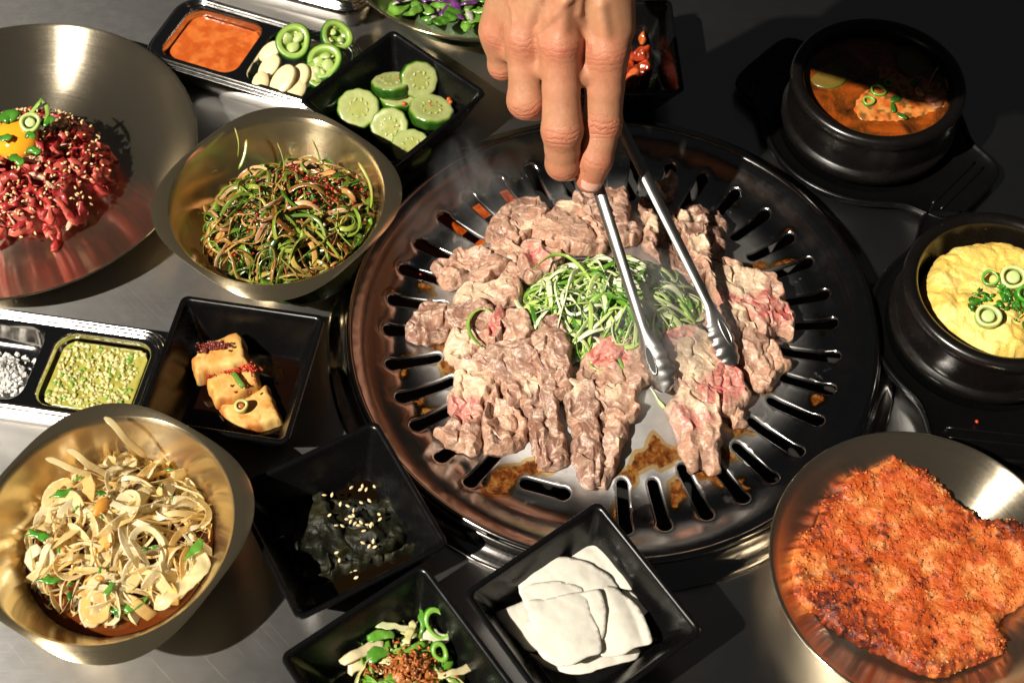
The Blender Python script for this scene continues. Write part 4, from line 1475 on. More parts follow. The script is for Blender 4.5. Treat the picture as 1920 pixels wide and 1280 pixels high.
# ------------------------------------------------------------------ white radish sheets
zm = zoomed(840, 900, 3.368)
for lab, pts, z, f in (
        ('curled radish sheet at the corner of the pile by the grill', [(740, 490), (890, 400), (970, 410), (1090, 510), (1170, 620), (1175, 700), (1080, 690), (1000, 600), (860, 530)], 2.3, (.25, .5, 2.4)),
        ('small radish sheet poking out at the dish wall beside the grill', [(1090, 690), (1220, 735), (1285, 800), (1230, 875), (1150, 820)], 2.0, (.2, .9, 1.2)),
        ('radish sheet slumped against the side towards the crumb dish', [(290, 845), (420, 795), (540, 740), (560, 900), (590, 1080), (500, 1090), (370, 950)], 2.2, (.25, 2.2, 1.6)),
        ('lowest radish sheet at the front of the dish', [(500, 1070), (600, 1120), (720, 1150), (900, 1100), (1080, 1070), (1225, 1050), (1195, 1125), (1020, 1175), (900, 1225), (780, 1235), (610, 1180)], 1.6, (.15, .2, 2.0)),
        ('broad radish sheet folded over the back of the pile', [(440, 650), (500, 515), (620, 490), (740, 490), (870, 515), (1010, 590), (1090, 680), (1010, 740), (860, 740), (700, 770), (500, 780), (445, 720)], 2.8, (.18, 1.0, 3.0)),
        ('radish sheet with a wavy edge draped towards the bare table', [(950, 650), (1060, 680), (1200, 800), (1260, 920), (1302, 1030), (1180, 1060), (1100, 1110), (960, 1120), (930, 950), (960, 800)], 2.7, (.40, .3, 1.7)),
        ('narrow radish sheet tucked under the broad folded sheet', [(450, 700), (520, 660), (700, 640), (860, 680), (840, 800), (640, 830), (500, 840)], 2.95, (.15, .7, 2.0)),
        ('radish sheet peeking out between the top sheet and the wavy sheet', [(820, 720), (960, 690), (1000, 820), (985, 1000), (930, 1060), (860, 900)], 3.0, (.12, 1.6, 2.0)),
        ('radish sheet with a straight cut edge under the top sheet', [(480, 900), (560, 860), (820, 900), (930, 1080), (820, 1150), (700, 1190), (580, 1120)], 2.75, (.12, .4, 2.4)),
        ('square radish sheet on top of the pile', [(495, 755), (640, 745), (865, 690), (905, 850), (965, 980), (968, 1095), (880, 1120), (760, 1180), (640, 1140), (540, 1060), (520, 900)], 3.2, (.10, 2.6, 3.5))):
    sd = len(lab)
    cc = PX(zm(pts), z).mean(0)
    o = patch('radish_sheet', PX(zm(pts), z), z, 0.0, M['pale'], step=.14, edge=.5, fold=(f[0] * .5, f[1], f[2]), lump=(), ridge=.14, jit=0, seed=sd, thin=.055, color=(.80, .765, .67), rough_edge=.03, corner=.30, surf=lambda v, d, c=cc: .25 - .05 * ((v - c) ** 2).sum(1))
    tag(o, lab, 'radish', 'white radish sheets')

# ------------------------------------------------------------------ fried tofu
zm = zoomed(0, 560, 3.0)
TF = [('lowest tofu piece topped with a scallion ring', [(1208, 578), (1400, 520), (1505, 455), (1592, 670), (1430, 722), (1300, 742)], 1.45, .45),
      ('middle tofu piece marked with red chilli and a green strip', [(1138, 432), (1280, 380), (1428, 305), (1465, 470), (1330, 560), (1200, 570)], 2.05, .95),
      ('topmost tofu piece with a dark chilli smear', [(1055, 330), (1150, 230), (1330, 163), (1370, 190), (1402, 350), (1250, 390), (1090, 432)], 2.65, 1.5)]
for k, (lab, pts, zt, zb) in enumerate(TF):
    o2 = PX(zm(pts), zt)
    o = patch('tofu_piece', o2, zb, zt - zb - .1, M['tofu'], step=.10, edge=.09, lump=((.5, .06), (.2, .03)), ridge=.07, jit=.05, seed=20 + k, sm=.2, rough_edge=.05, corner=.25,
              color=lambda v, z, d, k=k: mixc_arr(mixc((.60, .30, .07), (.68, .43, .14), sstep(-.3, .3, fbm(v, .8, 31 + k))), (.40, .11, .018), .9 * sstep(.42, .05, d) * sstep(-.3, .3, noise(v, .6, 77 + k)) + .6 * sstep(.12, .5, fbm(v, .35, 78 + k))))
    tag(o, lab, 'tofu')
rng = np.random.default_rng(31)
mbA, mbB = MB(), MB()
for mb_, cs, z, colr in ((mbA, [(1215, 262, 38, 11, 170), (1150, 290, 12, 8, 25)], 2.74, (.13, .012, .006)), (mbB, [(1290, 398, 65, 10, 120), (1385, 375, 18, 10, 40), (1190, 425, 18, 8, 20), (1340, 480, 50, 30, 15)], 2.13, (.42, .035, .012))):
    for x, y, sx, sy, n in cs:
        for _ in range(n):
            px, py = zm([(rng.normal(x, sx), rng.normal(y, sy))])[0]
            V, F = lump(P(px, py, z), rng.uniform(.035, .09), rng, 6, amp=.6)
            mb_.add(V, F, np.array(colr) * rng.uniform(.7, 1.4))
tag(mbA.build('chilli_paste', M['chilli']), 'dark red chilli smear on the topmost tofu piece', 'chilli paste', kind='stuff')
tag(mbB.build('chilli_paste', M['chilli']), 'bright red chilli flakes on the middle tofu piece', 'chilli paste', kind='stuff')
o = ring_piece('scallion_ring', P(*zm([(1358, 605)])[0], 1.72), .40, .6, .17, (.1, -.3, 1), ((.34, .38, .08), (.55, .48, .16)), M['herb'], fill=(.42, .12, .03))
tag(o, 'yellowish scallion ring on the lowest tofu piece', 'scallion')
q = np.array([P(*zm([(x, y)])[0], 2.28) for x, y in ((1312, 415), (1330, 440), (1350, 470), (1370, 495))])
tag(strand('scallion_strip', q, .36, .35, ((.10, .22, .03), (.14, .26, .04)), M['herb'], None, rng, taper=False, twist=False), 'short green scallion strip on the middle tofu piece', 'scallion')
V, F = loft([np.c_[rot2(rrect(h, h, .5, 5), DISH['tofu'][1]) + DISH['tofu'][0], np.full(24, .62)] for h in (2.93, 2.0)], cap1=True)
tag(obj('soy_dressing', V, [f[::-1] for f in F], M['liquid'], col=np.tile((.006, .002, .001), (len(V), 1))), 'thin dark soy dressing under the tofu', 'dressing')

# ------------------------------------------------------------------ cucumber slices
zm = zoomed(280, 0, 2.824)
CU = [('upright cucumber slice leaning on the dish wall behind the others', 1425, 425, 2.6, (.35, -.75, .75), 1.28), ('cucumber slice lying on edge below the upright slice', 1285, 455, 2.3, (.0, .35, 1.0), 1.35), ('cucumber slice flecked with chilli under the lying slice', 1315, 520, 1.7, (.1, .1, 1.0), 1.35),
      ('pale cucumber slice facing out nearest the jalapeno tray', 1108, 582, 1.9, (.05, -.45, 1.0), 1.42), ('cucumber slice with chilli specks half in shade at the bowl side', 1275, 672, 1.6, (.0, -.7, .9), 1.28), ('thick ridged cucumber slice nearest the grill', 1490, 595, 1.8, (.15, .15, 1.0), 1.5), ('cucumber slice in the shaded bottom of the dish', 1385, 790, 1.0, (.1, -.3, 1), 1.35)]
for k, (lab, x, y, z, nr, r) in enumerate(CU):
    n = 44
    th = np.linspace(0, 2 * math.pi, n, endpoint=False)
    rf = 1 + .022 * np.cos(11 * th + k) + .02 * np.sin(3 * th + k)
    prof = [(.02, .30), (.30, .31), (.52, .29), (.66, .31), (.86, .31), (.93, .29), (.985, .22), (1.0, .12), (1.0, -.12), (.98, -.24), (.93, -.29), (.5, -.3), (.02, -.3)]
    cl = np.array([.62, .62, .56]) * [(.58, .60, .20), (.52, .58, .18), (.56, .62, .22), (.60, .66, .28), (.58, .66, .28), (.34, .50, .10), (.07, .20, .012), (.025, .11, .008), (.02, .09, .006), (.05, .16, .01), (.4, .5, .14), (.5, .55, .2), (.5, .55, .2)]
    loops = [np.c_[np.cos(th) * q * r * rf, np.sin(th) * q * r * rf, np.full(n, zz * 1.0) + (.03 * noise(np.c_[np.cos(th) * q, np.sin(th) * q] + k, .4, k) if zz > .2 else 0)] for q, zz in prof]
    V, F = loft(loops, cap0=True, cap1=True)
    F = [f[::-1] for f in F]
    mb = MB().add(V, F, np.repeat(cl, n, 0))
    rg = np.random.default_rng(k)
    for j in range(9):
        a = j * 2 * math.pi / 9 + .3
        Vs, Fs = seed_mesh((0, 0, 0), .30, rg)
        Vs = np.c_[rot2(seed_flat(Vs) if False else Vs[:, :2], 0), Vs[:, 2] * .3] + (math.cos(a) * r * .42, math.sin(a) * r * .42, .31)
        mb.add(Vs, Fs, (.40, .44, .17))
    Vc = np.vstack(mb.V) * (1, 1, 1.45)
    Vw = orient(Vc, P(*zm([(x, y)])[0], z), nr, k)
    o = obj('cucumber_slice', Vw, mb.F, M['veg'], None, col=np.vstack(mb.C))
    tag(o, lab, 'cucumber', 'cucumber slices')
mb = MB()
rng = np.random.default_rng(44)
for k in range(70):
    x, y, z, s = [(1340, 540, 2.05, 60), (1275, 650, 1.95, 45), (1480, 565, 2.2, 60), (1300, 440, 2.68, 50), (1100, 640, 1.7, 40)][k % 5]
    V, F = lump(P(*zm([(rng.normal(x, s), rng.normal(y, 12))])[0], z), rng.uniform(.03, .075), rng, 6)
    mb.add(V, F, np.array([.40, .03, .008]) * rng.uniform(.6, 1.4))
for x, y in ((1585, 525), (1595, 540), (1350, 550)):
    V, F = lump(P(*zm([(x, y)])[0], 2.2), .16, rng, 7)
    mb.add(V, F, (.55, .10, .02))
tag(mb.build('chilli_flakes', M['chilli']), 'red chilli flakes scattered over the cucumber slices', 'chilli flakes', kind='stuff')

# ------------------------------------------------------------------ marinated perilla leaves and sesame
zm = zoomed(440, 760, 2.909)
for k, (lab, pts, z, f) in enumerate((
        ('dark folded leaf with ridged front edge at the bottom of the pile', [(345, 830), (500, 800), (640, 790), (800, 790), (930, 760), (1000, 700), (1010, 760), (930, 800), (800, 850), (650, 890), (500, 940), (350, 955)], .9, (.30, .2, .45)),
        ('crumpled dark leaf folded to a point on the dish side towards the onion bowl', [(255, 770), (320, 690), (340, 570), (400, 480), (490, 490), (540, 600), (600, 720), (620, 790), (500, 810), (420, 800), (300, 830)], 1.15, (.45, .5, .9)),
        ('dark glossy leaf under the sesame seeds', [(480, 540), (600, 500), (720, 510), (850, 490), (940, 540), (960, 620), (900, 720), (780, 790), (650, 780), (560, 700), (500, 620)], 1.2, (.30, 1.2, .9)))):
    o2 = PX(zm(pts), z)
    o2 = o2.mean(0) + (o2 - o2.mean(0)) * 1.10
    o = patch('marinated_leaf', o2, z - .5, .35, M['leaf'], step=.08, edge=.10, fold=(f[0] * 1.3, f[1], f[2] * 1.5), frill=True, lump=((.6, .08), (.2, .03)), ridge=.3, jit=.14, crease=.2, seed=51 + k, color=lambda v, z, d, k=k: mixc((.004, .005, .0015), (.013, .012, .003), sstep(-.3, .3, fbm(v, .6, 52 + k))), rough_edge=.12)
    tag(o, lab, 'leaf')
rng = np.random.default_rng(3)
SS = [(637, 447), (697, 440), (686, 457), (718, 457), (762, 440), (490, 487), (531, 486), (577, 537), (617, 546), (690, 528), (735, 518), (648, 571), (787, 592), (793, 619), (517, 597), (647, 598), (632, 605), (613, 618), (633, 633), (657, 642), (677, 652), (690, 636), (724, 648), (742, 653), (751, 646), (555, 652), (588, 655), (704, 682), (700, 748), (756, 739), (734, 766), (764, 770), (556, 801), (572, 842), (402, 909), (631, 904), (656, 897), (663, 937), (257, 714)]
for x, y in SS:
    z = 1.75 if 480 < y < 800 and 480 < x < 900 else (.65 if y < 480 or y > 860 else 1.35)
    V, F = seed_mesh(P(*zm([(x, y)])[0], z), .29, rng)
    o = obj('sesame_seed', V, F, M['seed'], None, col=np.tile(np.array([.74, .58, .32]) * rng.uniform(.85, 1.1), (len(V), 1)))
    tag(o, 'pale sesame seed scattered over the dark marinated leaves', 'sesame seed', 'sesame seeds on the dark leaves')
V, F = loft([np.c_[rot2(rrect(h, h, .5, 5), DISH['perilla'][1]) + DISH['perilla'][0], np.full(24, .56)] for h in (2.9, 2.0)], cap1=True)
tag(obj('soy_marinade', V, [f[::-1] for f in F], M['liquid'], col=np.tile((.006, .003, .001), (len(V), 1))), 'black soy marinade under the dark leaves', 'marinade')

# ------------------------------------------------------------------ green chilli salad with brown crumbs
zm = zoomed(500, 1000, 3.692)
bs = P(*zm([(960, 880)])[0], 1.6)
csal = thing('chilli_salad', 'sliced green chillies and pale stems under a heap of brown crumbs', 'salad', (bs[0], bs[1], .45))
bzz = lambda u, v, l: .6 + 1.5 * max(0.0, 1 - (u * u + v * v)) ** .6 * l
patch('salad_core', np.c_[bs[0] + 2.4 * np.cos(tt), bs[1] - .4 + 2.4 * np.sin(tt)], .42, .8, M['leaf'], csal, step=.2, edge=.5, seed=8, color=(.03, .06, .012))
for k in range(46):
    pth = strand_path(rng, bs[:2] + (0, -.6), 3.3, 2.9, bzz, rng.uniform(1.4, 2.6), .15, .08, lvl=rng.uniform(.6, 1.0))
    strand('chilli_strip', pth, rng.uniform(.5, 1.0), rng.uniform(.12, .25), [((.10, .26, .02), (.20, .36, .05)), ((.05, .18, .012), (.10, .24, .02)), ((.50, .46, .22), (.42, .44, .16))][rng.choice(3, p=[.4, .35, .25])], M['veg'], csal, rng, n=8, rough=.10)
for pts, z, c, w in (([(510, 890), (600, 850), (720, 780), (800, 745)], 1.9, ((.62, .50, .30), (.52, .46, .26)), .8), ([(560, 950), (640, 900), (720, 840)], 1.6, ((.64, .54, .34), (.5, .4, .2)), .9), ([(745, 640), (850, 640), (960, 650), (1060, 660)], 1.9, ((.36, .42, .2), (.6, .52, .34)), .45), ([(965, 760), (990, 690), (1015, 600)], 2.2, ((.52, .50, .20), (.6, .55, .26)), .5), ([(1080, 690), (1150, 700), (1255, 730)], 2.0, ((.62, .60, .42), (.68, .64, .46)), .75), ([(1180, 990), (1280, 970), (1380, 930), (1450, 905)], 1.8, ((.50, .44, .22), (.58, .50, .3)), .55), ([(1130, 530), (1175, 510), (1180, 530)], 2.0, ((.6, .56, .42), (.6, .56, .42)), .4),
                     ([(700, 740), (780, 700), (880, 680)], 1.9, ((.08, .26, .02), (.16, .36, .05)), .7), ([(690, 870), (760, 830), (850, 790)], 1.85, ((.05, .20, .01), (.10, .28, .03)), .9), ([(1060, 520), (1075, 620), (1060, 720)], 2.3, ((.08, .26, .02), (.08, .22, .02)), .35), ([(1280, 780), (1320, 820), (1370, 870)], 1.4, ((.04, .16, .012), (.05, .2, .02)), .6)):
    q = np.array([P(*zm([a])[0], z) for a in pts])
    u = np.linspace(0, 1, 12)
    q = np.c_[[np.interp(u, np.linspace(0, 1, len(q)), q[:, i]) for i in range(3)]].T
    q[:, 2] += .12 * np.sin(np.linspace(0, 5, 12))
    strand('chilli_strip', q, w * .8, .16, c, M['veg'], csal, rng, n=8, taper=True, twist=False, rough=.10)
for x, y, r, e in ((1180, 625, .62, 1.5), (1195, 815, .42, 1.3)):
    ring_piece('chilli_ring', P(*zm([(x, y)])[0], 2.1), r, .5, .2, (.3, -.5, 1), ((.05, .24, .012), (.20, .42, .06)), M['veg'], csal, spin=2.2 if x > 1100 else 0.1, ell=e, fill=None)
mb = MB()
patch('crumb_mound', PX(zm([(800, 960), (830, 860), (900, 790), (1010, 765), (1120, 800), (1190, 870), (1200, 970), (1120, 1040), (980, 1060), (860, 1040)]), 2.0), 1.4, .75, M['crumb'], csal, step=.07, edge=.4, lump=((.36, .22), (.18, .14)), ridge=.2, jit=.15, seed=14, rough_edge=.2,
      color=lambda v, z, d: mixc_arr(mixc((.22, .055, .010), (.46, .15, .03), sstep(-.3, .35, fbm(v, .3, 5))), (.58, .30, .10), .7 * sstep(.3, .55, noise(v, .16, 9))))
for k in range(240):
    x, y = rng.normal(1010, 110), rng.normal(900, 85)
    if k < 60:
        x, y = (rng.normal(590, 25), rng.normal(690, 50)) if k < 24 else (rng.normal(720, 40), rng.normal(930, 40))
    p = P(*zm([(x, y)])[0], 2.3)
    d = math.hypot((x - 1010) / 190, (y - 900) / 150)
    z = .75 if k < 24 else 1.8 if k < 60 else 1.8 + .75 * max(0, 1 - d * d) * rng.uniform(.8, 1)
    p = P(*zm([(x, y)])[0], z)
    V, F = lump(p, rng.uniform(.04, .13), rng, 7, (1.4, .7, .6), amp=1.2)
    mb.add(V, F, np.array([.33, .095, .018]) * rng.uniform(.5, 1.5))
o = mb.build('brown_crumbs', M['crumb'], csal)
o['kind'] = 'stuff'

# ------------------------------------------------------------------ kimchi behind the hand
kc = P(1170, 105, 1.6)
kim = thing('kimchi_portion', 'portion of red kimchi leaves in the dish behind the hand', 'kimchi', (kc[0], kc[1], .45))
zm = zoomed(860, 0, 3.2)
for k, (pts, z, c) in enumerate((([(1060, 280), (1120, 265), (1160, 275), (1150, 330), (1090, 340), (1040, 330)], 1.9, (.50, .06, .015)), ([(1080, 360), (1150, 350), (1160, 430), (1120, 455), (1070, 420)], 1.6, (.46, .05, .012)), ([(980, 520), (1010, 430), (1060, 370), (1100, 400), (1090, 470), (1030, 530)], 1.7, (.50, .10, .03)), ([(1000, 480), (1060, 430), (1105, 440), (1060, 530), (1010, 540)], 1.5, (.48, .22, .08)), ([(1130, 530), (1150, 470), (1190, 480), (1180, 530)], 1.0, (.20, .26, .03)), ([(880, 300), (960, 260), (1050, 290), (1050, 400), (960, 450), (880, 420)], 1.5, (.45, .05, .012)), ([(1080, 200), (1110, 170), (1130, 210), (1100, 240)], 1.7, (.42, .10, .02)))):
    patch('kimchi_piece', PX(zm(pts), z), z - .45, .4, M['kim'], kim, step=.10, edge=.15, fold=(.25, k, .7), lump=((.4, .1),), ridge=.15, seed=80 + k, sm=.15, color=lambda v, zz, d, c=c, k=k: mixc(np.array(c) * .5, np.array(c) * 1.25, sstep(-.3, .4, fbm(v, .5, 90 + k))))
V, F = tube(np.array([P(*zm([q])[0], 1.0) for q in ((1160, 520), (1190, 470), (1215, 400))]), .16, 7)
obj('scallion_stem', V, F, M['herb'], kim, col=np.tile((.20, .26, .04), (len(V), 1)))

# ------------------------------------------------------------------ sauce trays
def tray_fill(tr, k, z, mat, color, label, cat, bumps=((.5, .05),), inset=.35, seed=0, ridge=.05, name='sauce'):
    q = tr[1](k, rrect(2.75 - inset, 2.42 - inset, .8, 5))
    o = patch(name, q, z - .05, .05, mat, step=.12, edge=.1, lump=bumps, ridge=ridge, jit=.02, seed=seed, color=color, rough_edge=0.0, sm=.4)
    return tag(o, label, cat)


h = TRAY1[2]
tray_fill(TRAY1, 0, h - .62, M['sauce'], lambda v, z, d: mixc((.46, .085, .014), (.58, .15, .03), sstep(-.3, .4, fbm(v, .5, 5))), 'thick orange red sauce in the steel tray', 'sauce', ((.45, .05), (.22, .04)), .10, 4, .06, 'red_sauce')
rng = np.random.default_rng(8)
zm = zoomed(280, 0, 2.824)
GA = [('garlic slice half under the split chilli', 645, 270, 2.4, .75), ('plump garlic slice at the compartment corner', 640, 350, 2.2, .8), ('largest garlic slice on top of the garlic pile', 710, 420, 2.5, 1.0), ('garlic slice at the back of the garlic pile', 795, 405, 2.3, .85), ('small garlic slice near the tray edge', 590, 435, 2.2, .7), ('garlic slice at the pile end beside the black dish', 775, 480, 2.0, .8), ('garlic slice wedged at the tray edge under the largest slice', 720, 490, 2.0, .7), ('thin garlic slice beside the pale chilli ring', 840, 400, 2.1, .7)]
for k, (lab, x, y, z, s) in enumerate(GA):
    t14 = np.linspace(0, 2 * math.pi, 18, endpoint=False)
    rr = 1 / (1 + .10 * np.cos(t14)) * (1 - .10 * np.cos(2 * t14))
    loops = [np.c_[np.cos(t14) * rr * .98 * s * q, np.sin(t14) * rr * .52 * s * q, np.full(18, zz)] for q, zz in ((.85, -.14), (1, -.08), (1, .06), (.9, .14), (.4, .17))]
    V, F = loft(loops, cap0=True, cap1=True)
    V = orient(V, P(*zm([(x, y)])[0], z), (rng.normal(0, .2), -.45, 1), 1.0 + rng.normal(0, .25)) 
    V = V.mean(0) + (V - V.mean(0)) * (1.38, 1.38, 1.2)
    tag(obj('garlic_slice', V, F, M['garlic'], None, col=np.tile((.78, .66, .38), (len(V), 1))), lab, 'garlic', 'garlic slices')
JA = [('split green chilli ring with pale seeds on the garlic', 765, 225, 2.75, .95, (.05, -.55, 1), .5), ('dark green chilli ring at the tray end', 990, 195, 2.6, .85, (.35, -.5, 1), 2.1), ('pale chilli ring lying beside the black dish', 930, 330, 2.4, .95, (-.1, -.5, 1), 1.2), ('chilli ring at the bottom of the pile beside the garlic', 900, 400, 2.0, .8, (0, -.4, 1), .2)]
for k, (lab, x, y, z, r, nr, sp) in enumerate(JA):
    c = P(*zm([(x, y)])[0], z)
    r *= 1.32
    n = 36
    th = np.linspace(0, 2 * math.pi, n, endpoint=False)
    rf = 1 + .05 * np.sin(2 * th + k) + .035 * np.sin(3 * th + 2 * k)
    prof = [(.80, -.42), (.97, -.34), (1.0, -.1), (1.0, .2), (.95, .34), (.88, .38), (.70, .37), (.62, .28), (.60, .02), (.05, .0)]
    cl = np.array([(.03, .12, .01), (.016, .085, .005), (.014, .075, .005), (.014, .075, .005), (.03, .13, .01), (.20, .34, .05), (.32, .46, .10), (.26, .40, .07), (.14, .25, .03), (.18, .30, .04)])
    loops = [np.c_[np.cos(th) * q * r * rf, np.sin(th) * q * r * rf, np.full(n, zz)] for q, zz in prof]
    V, F = loft(loops, cap0=True, cap1=True)
    o = obj('chilli_ring', orient(V, c, nr, sp), F, M['veg'], None, col=np.repeat(cl, n, 0))
    rg = np.random.default_rng(k)
    mb = MB()
    for a in ((.2, 2.2, 4.3) if k != 1 else (.4, 3.4)):
        V, F = lump((math.cos(a) * r * .30, math.sin(a) * r * .30, .20), r * (.34 if k != 1 else .22), rg, 12, (1, 1, .45), .35)
        mb.add(V, F, (.40, .50, .17))
    pith = obj('pith', orient(np.vstack(mb.V), c, nr, sp), mb.F, M['veg'], o, col=np.vstack(mb.C))
    for j in range(3):
        a = rg.uniform(0, 6.28)
        V, F = seed_mesh((math.cos(a) * r * .5, math.sin(a) * r * .5, .28), .26, rg)
        obj('chilli_seed', orient(V, c, nr, sp), F, M['seed'], o, col=np.tile((.70, .60, .30), (len(V), 1)))
    tag(o, lab, 'chilli', 'green chilli rings')


def minced(tr, k, label, n, seed):
    z = tr[2] - .50
    tray_fill(tr, k, z, M['sauce'], lambda v, z, d: mixc((.30, .27, .045), (.42, .40, .09), sstep(-.3, .4, fbm(v, .6, 6 + seed))), label.split(' in ')[0].replace('chopped garlic', 'oily yellow green liquid under chopped garlic').replace(' floating', ''), 'sauce', ((.4, .02),), .18, 5, .02, 'garlic_oil')
    rg = np.random.default_rng(seed)
    mb = MB()
    for j in range(n):
        p = np.array([rg.uniform(-2.35, 2.35), rg.uniform(-2.05, 2.05)])
        w = tr[1](k, p)[0]
        V, F = lump((*w, z + rg.uniform(-.02, .05)), rg.uniform(.06, .19), rg, 6, (1, 1, .6), .5)
        mb.add(V, F, np.array([.62, .56, .24]) * rg.uniform(.75, 1.2) if rg.uniform() < .85 else np.array([.18, .34, .05]))
    tag(mb.build('minced_garlic', M['garlic']), label, 'minced garlic', kind='stuff')


minced(TRAY2, 1, 'chopped garlic and green herb bits floating in oil beside the salt', 520, 3)
minced(TRAY3, 1, 'chopped garlic in oil in the tray behind the red sauce', 420, 4)
mb = MB()
rg = np.random.default_rng(17)
for j in range(620):
    a, q = rg.uniform(0, 6.28), abs(rg.normal(0, .42))
    px = np.array([math.cos(a) * q * 1.9 + .75, math.sin(a) * q * 1.8 - .3])
    if abs(px[0]) > 2.2 or abs(px[1]) > 1.9:
        continue
    w = TRAY2[1](0, px)[0]
    zz = TRAY2[2] - 1.66 + 1.35 * max(0, 1 - q * 1.05) * rg.uniform(.55, 1) + .03
    s = rg.uniform(.05, .14)
    V = np.array([(x, y, z) for x in (-1, 1) for y in (-1, 1) for z in (-1, 1)], float) * s * rg.uniform(.6, 1.2, 3)
    V = V + rg.normal(0, s * .18, V.shape)
    F = [(0, 1, 3, 2), (4, 6, 7, 5), (0, 4, 5, 1), (2, 3, 7, 6), (0, 2, 6, 4), (1, 5, 7, 3)]
    mb.add(orient(V, (*w, zz), rg.normal(0, 1, 3), 0), F, (.86, .85, .82))
tag(mb.build('coarse_salt', M['salt'], smooth=False), 'heap of coarse white salt crystals in the steel tray', 'salt', kind='stuff')

# ------------------------------------------------------------------ leafy salad in the back bowl
lc = P(830, 5, 3.2)
lsal = thing('leaf_salad', 'chopped lettuce and purple cabbage in the bowl behind the hand', 'salad', (lc[0], lc[1], .3))
patch('salad_core', np.c_[-2.3 + 7.2 * np.cos(tt), 31.2 + 7.2 * np.sin(tt)], .8, 1.6, M['leaf'], lsal, step=.4, edge=1.2, seed=8, color=(.02, .05, .008))
rg = np.random.default_rng(23)
for k in range(90):
    if k < 60:
        p = P(rg.uniform(730, 930), rg.uniform(-40, 38), 3.1)
    else:
        a, q = rg.uniform(0, 6.28), 6.8 * math.sqrt(rg.uniform())
        p = np.array([-2.3 + q * math.cos(a), 31.2 + q * math.sin(a), 0])
    if math.hypot(p[0] + 2.3, p[1] - 31.2) > 8.0:
        continue
    z = 2.9 + rg.uniform(-.5, .6)
    t8 = np.linspace(0, 2 * math.pi, 8, endpoint=False)
    s, a = rg.uniform(.5, 1.1), rg.uniform(0, 3.14)
    kind = rg.uniform()
    c = ((.05, .15, .012) if kind < .35 else (.11, .24, .03)) if kind < .72 else ((.10, .025, .12) if kind < .86 else (.42, .40, .33))
    ol = rot2(np.c_[np.cos(t8) * s, np.sin(t8) * s * (.6 if kind < .72 else .3)], a) * (1 + .2 * rg.normal(0, 1, 8))[:, None] + p[:2]
    patch('salad_leaf', ol, z, .1, M['herb'], lsal, step=.16, thin=.05, fold=(.30, a, .8), lump=((.4, .1),), ridge=.25, seed=k, jit=0, sm=.15, color=lambda v, z, d, c=c, k=k: mixc(np.array(c) * .7, np.minimum(1, np.array(c) * 1.35), sstep(-.4, .4, fbm(v, .4, k))), rough_edge=.1)

# ------------------------------------------------------------------ steamed egg
ec = np.array([28.2, .3])
zm = zoomed(1600, 360, 2.56)
rr = 4.42 - .25 * np.sin(tt[:40] * 3 + .5) - .15 * np.sin(tt[:40] * 5)
tt = np.linspace(0, 2 * math.pi, 40, endpoint=False)
rr = 4.52 - .14 * np.abs(np.sin(tt * 2.5 + .5)) - .12 * np.abs(np.sin(tt * 4 + 1))
o = patch('steamed_egg', np.c_[ec[0] + rr * np.cos(tt), ec[1] + rr * np.sin(tt)], 2.2, 2.35, M['egg'], step=.10, edge=.28, fold=(.10, 2.2, 3.2), lump=((.7, .14), (.35, .10), (.18, .06)), ridge=.42, jit=.12, seed=5, rough_edge=.12,
          color=lambda v, z, d: mixc_arr(mixc((.78, .52, .11), (.84, .64, .20), sstep(-.3, .3, fbm(v, 1.0, 3))), (.74, .40, .07), .5 * sstep(.2, .5, fbm(v, 1.6, 4))))
tag(o, 'fluffy yellow steamed egg with a wrinkled top in the stone pot', 'steamed egg')
for lab, x, y, r, nr in (('large pale scallion ring on the steamed egg', 765, 410, .74, (-.1, -.4, 1)), ('round light green scallion ring at the front of the steamed egg', 645, 597, .71, (-.1, -.3, 1)), ('small hollow green scallion ring beside the large pale ring', 657, 415, .48, (-.4, -.4, 1)), ('scallion ring at the frame edge on the steamed egg', 812, 490, .46, (.2, -.4, 1))):
    o = ring_piece('scallion_ring', P(*zm([(x, y)])[0], 5.35), r, .5, r * (.3 if 'pale' in lab or 'light' in lab else .40), nr, ((.24, .44, .06), (.56, .66, .26)) if r > .7 else ((.03, .19, .012), (.12, .36, .04)), M['herb'], spin=x, fill=(.50, .62, .24) if r > .7 else None)
    tag(o, lab, 'scallion')
mb = MB()
for k in range(70):
    x, y = [(rg.normal(600, 30), rg.normal(520, 22)), (rg.normal(700, 60), rg.normal(525, 35)), (rg.normal(790, 30), rg.normal(560, 30)), (rg.normal(730, 20), rg.normal(475, 18))][k % 4]
    V, F = lump(P(*zm([(x, y)])[0], 5.15), rg.uniform(.07, .24), rg, 7, (1.4, .7, .5), .6)
    mb.add(V, F, np.array([.035, .16, .012]) * rg.uniform(.6, 1.8))
tag(mb.build('chopped_scallion', M['herb']), 'dark green chopped scallion bits scattered on the steamed egg', 'scallion', kind='stuff')
V, F = lump(P(1832, 790, .95), .12, rg, 7)
tag(obj('chilli_flake', V, F, M['chilli'], col=np.tile((.5, .04, .01), (len(V), 1))), 'single red chilli flake on the trivet of the egg pot', 'chilli flake')

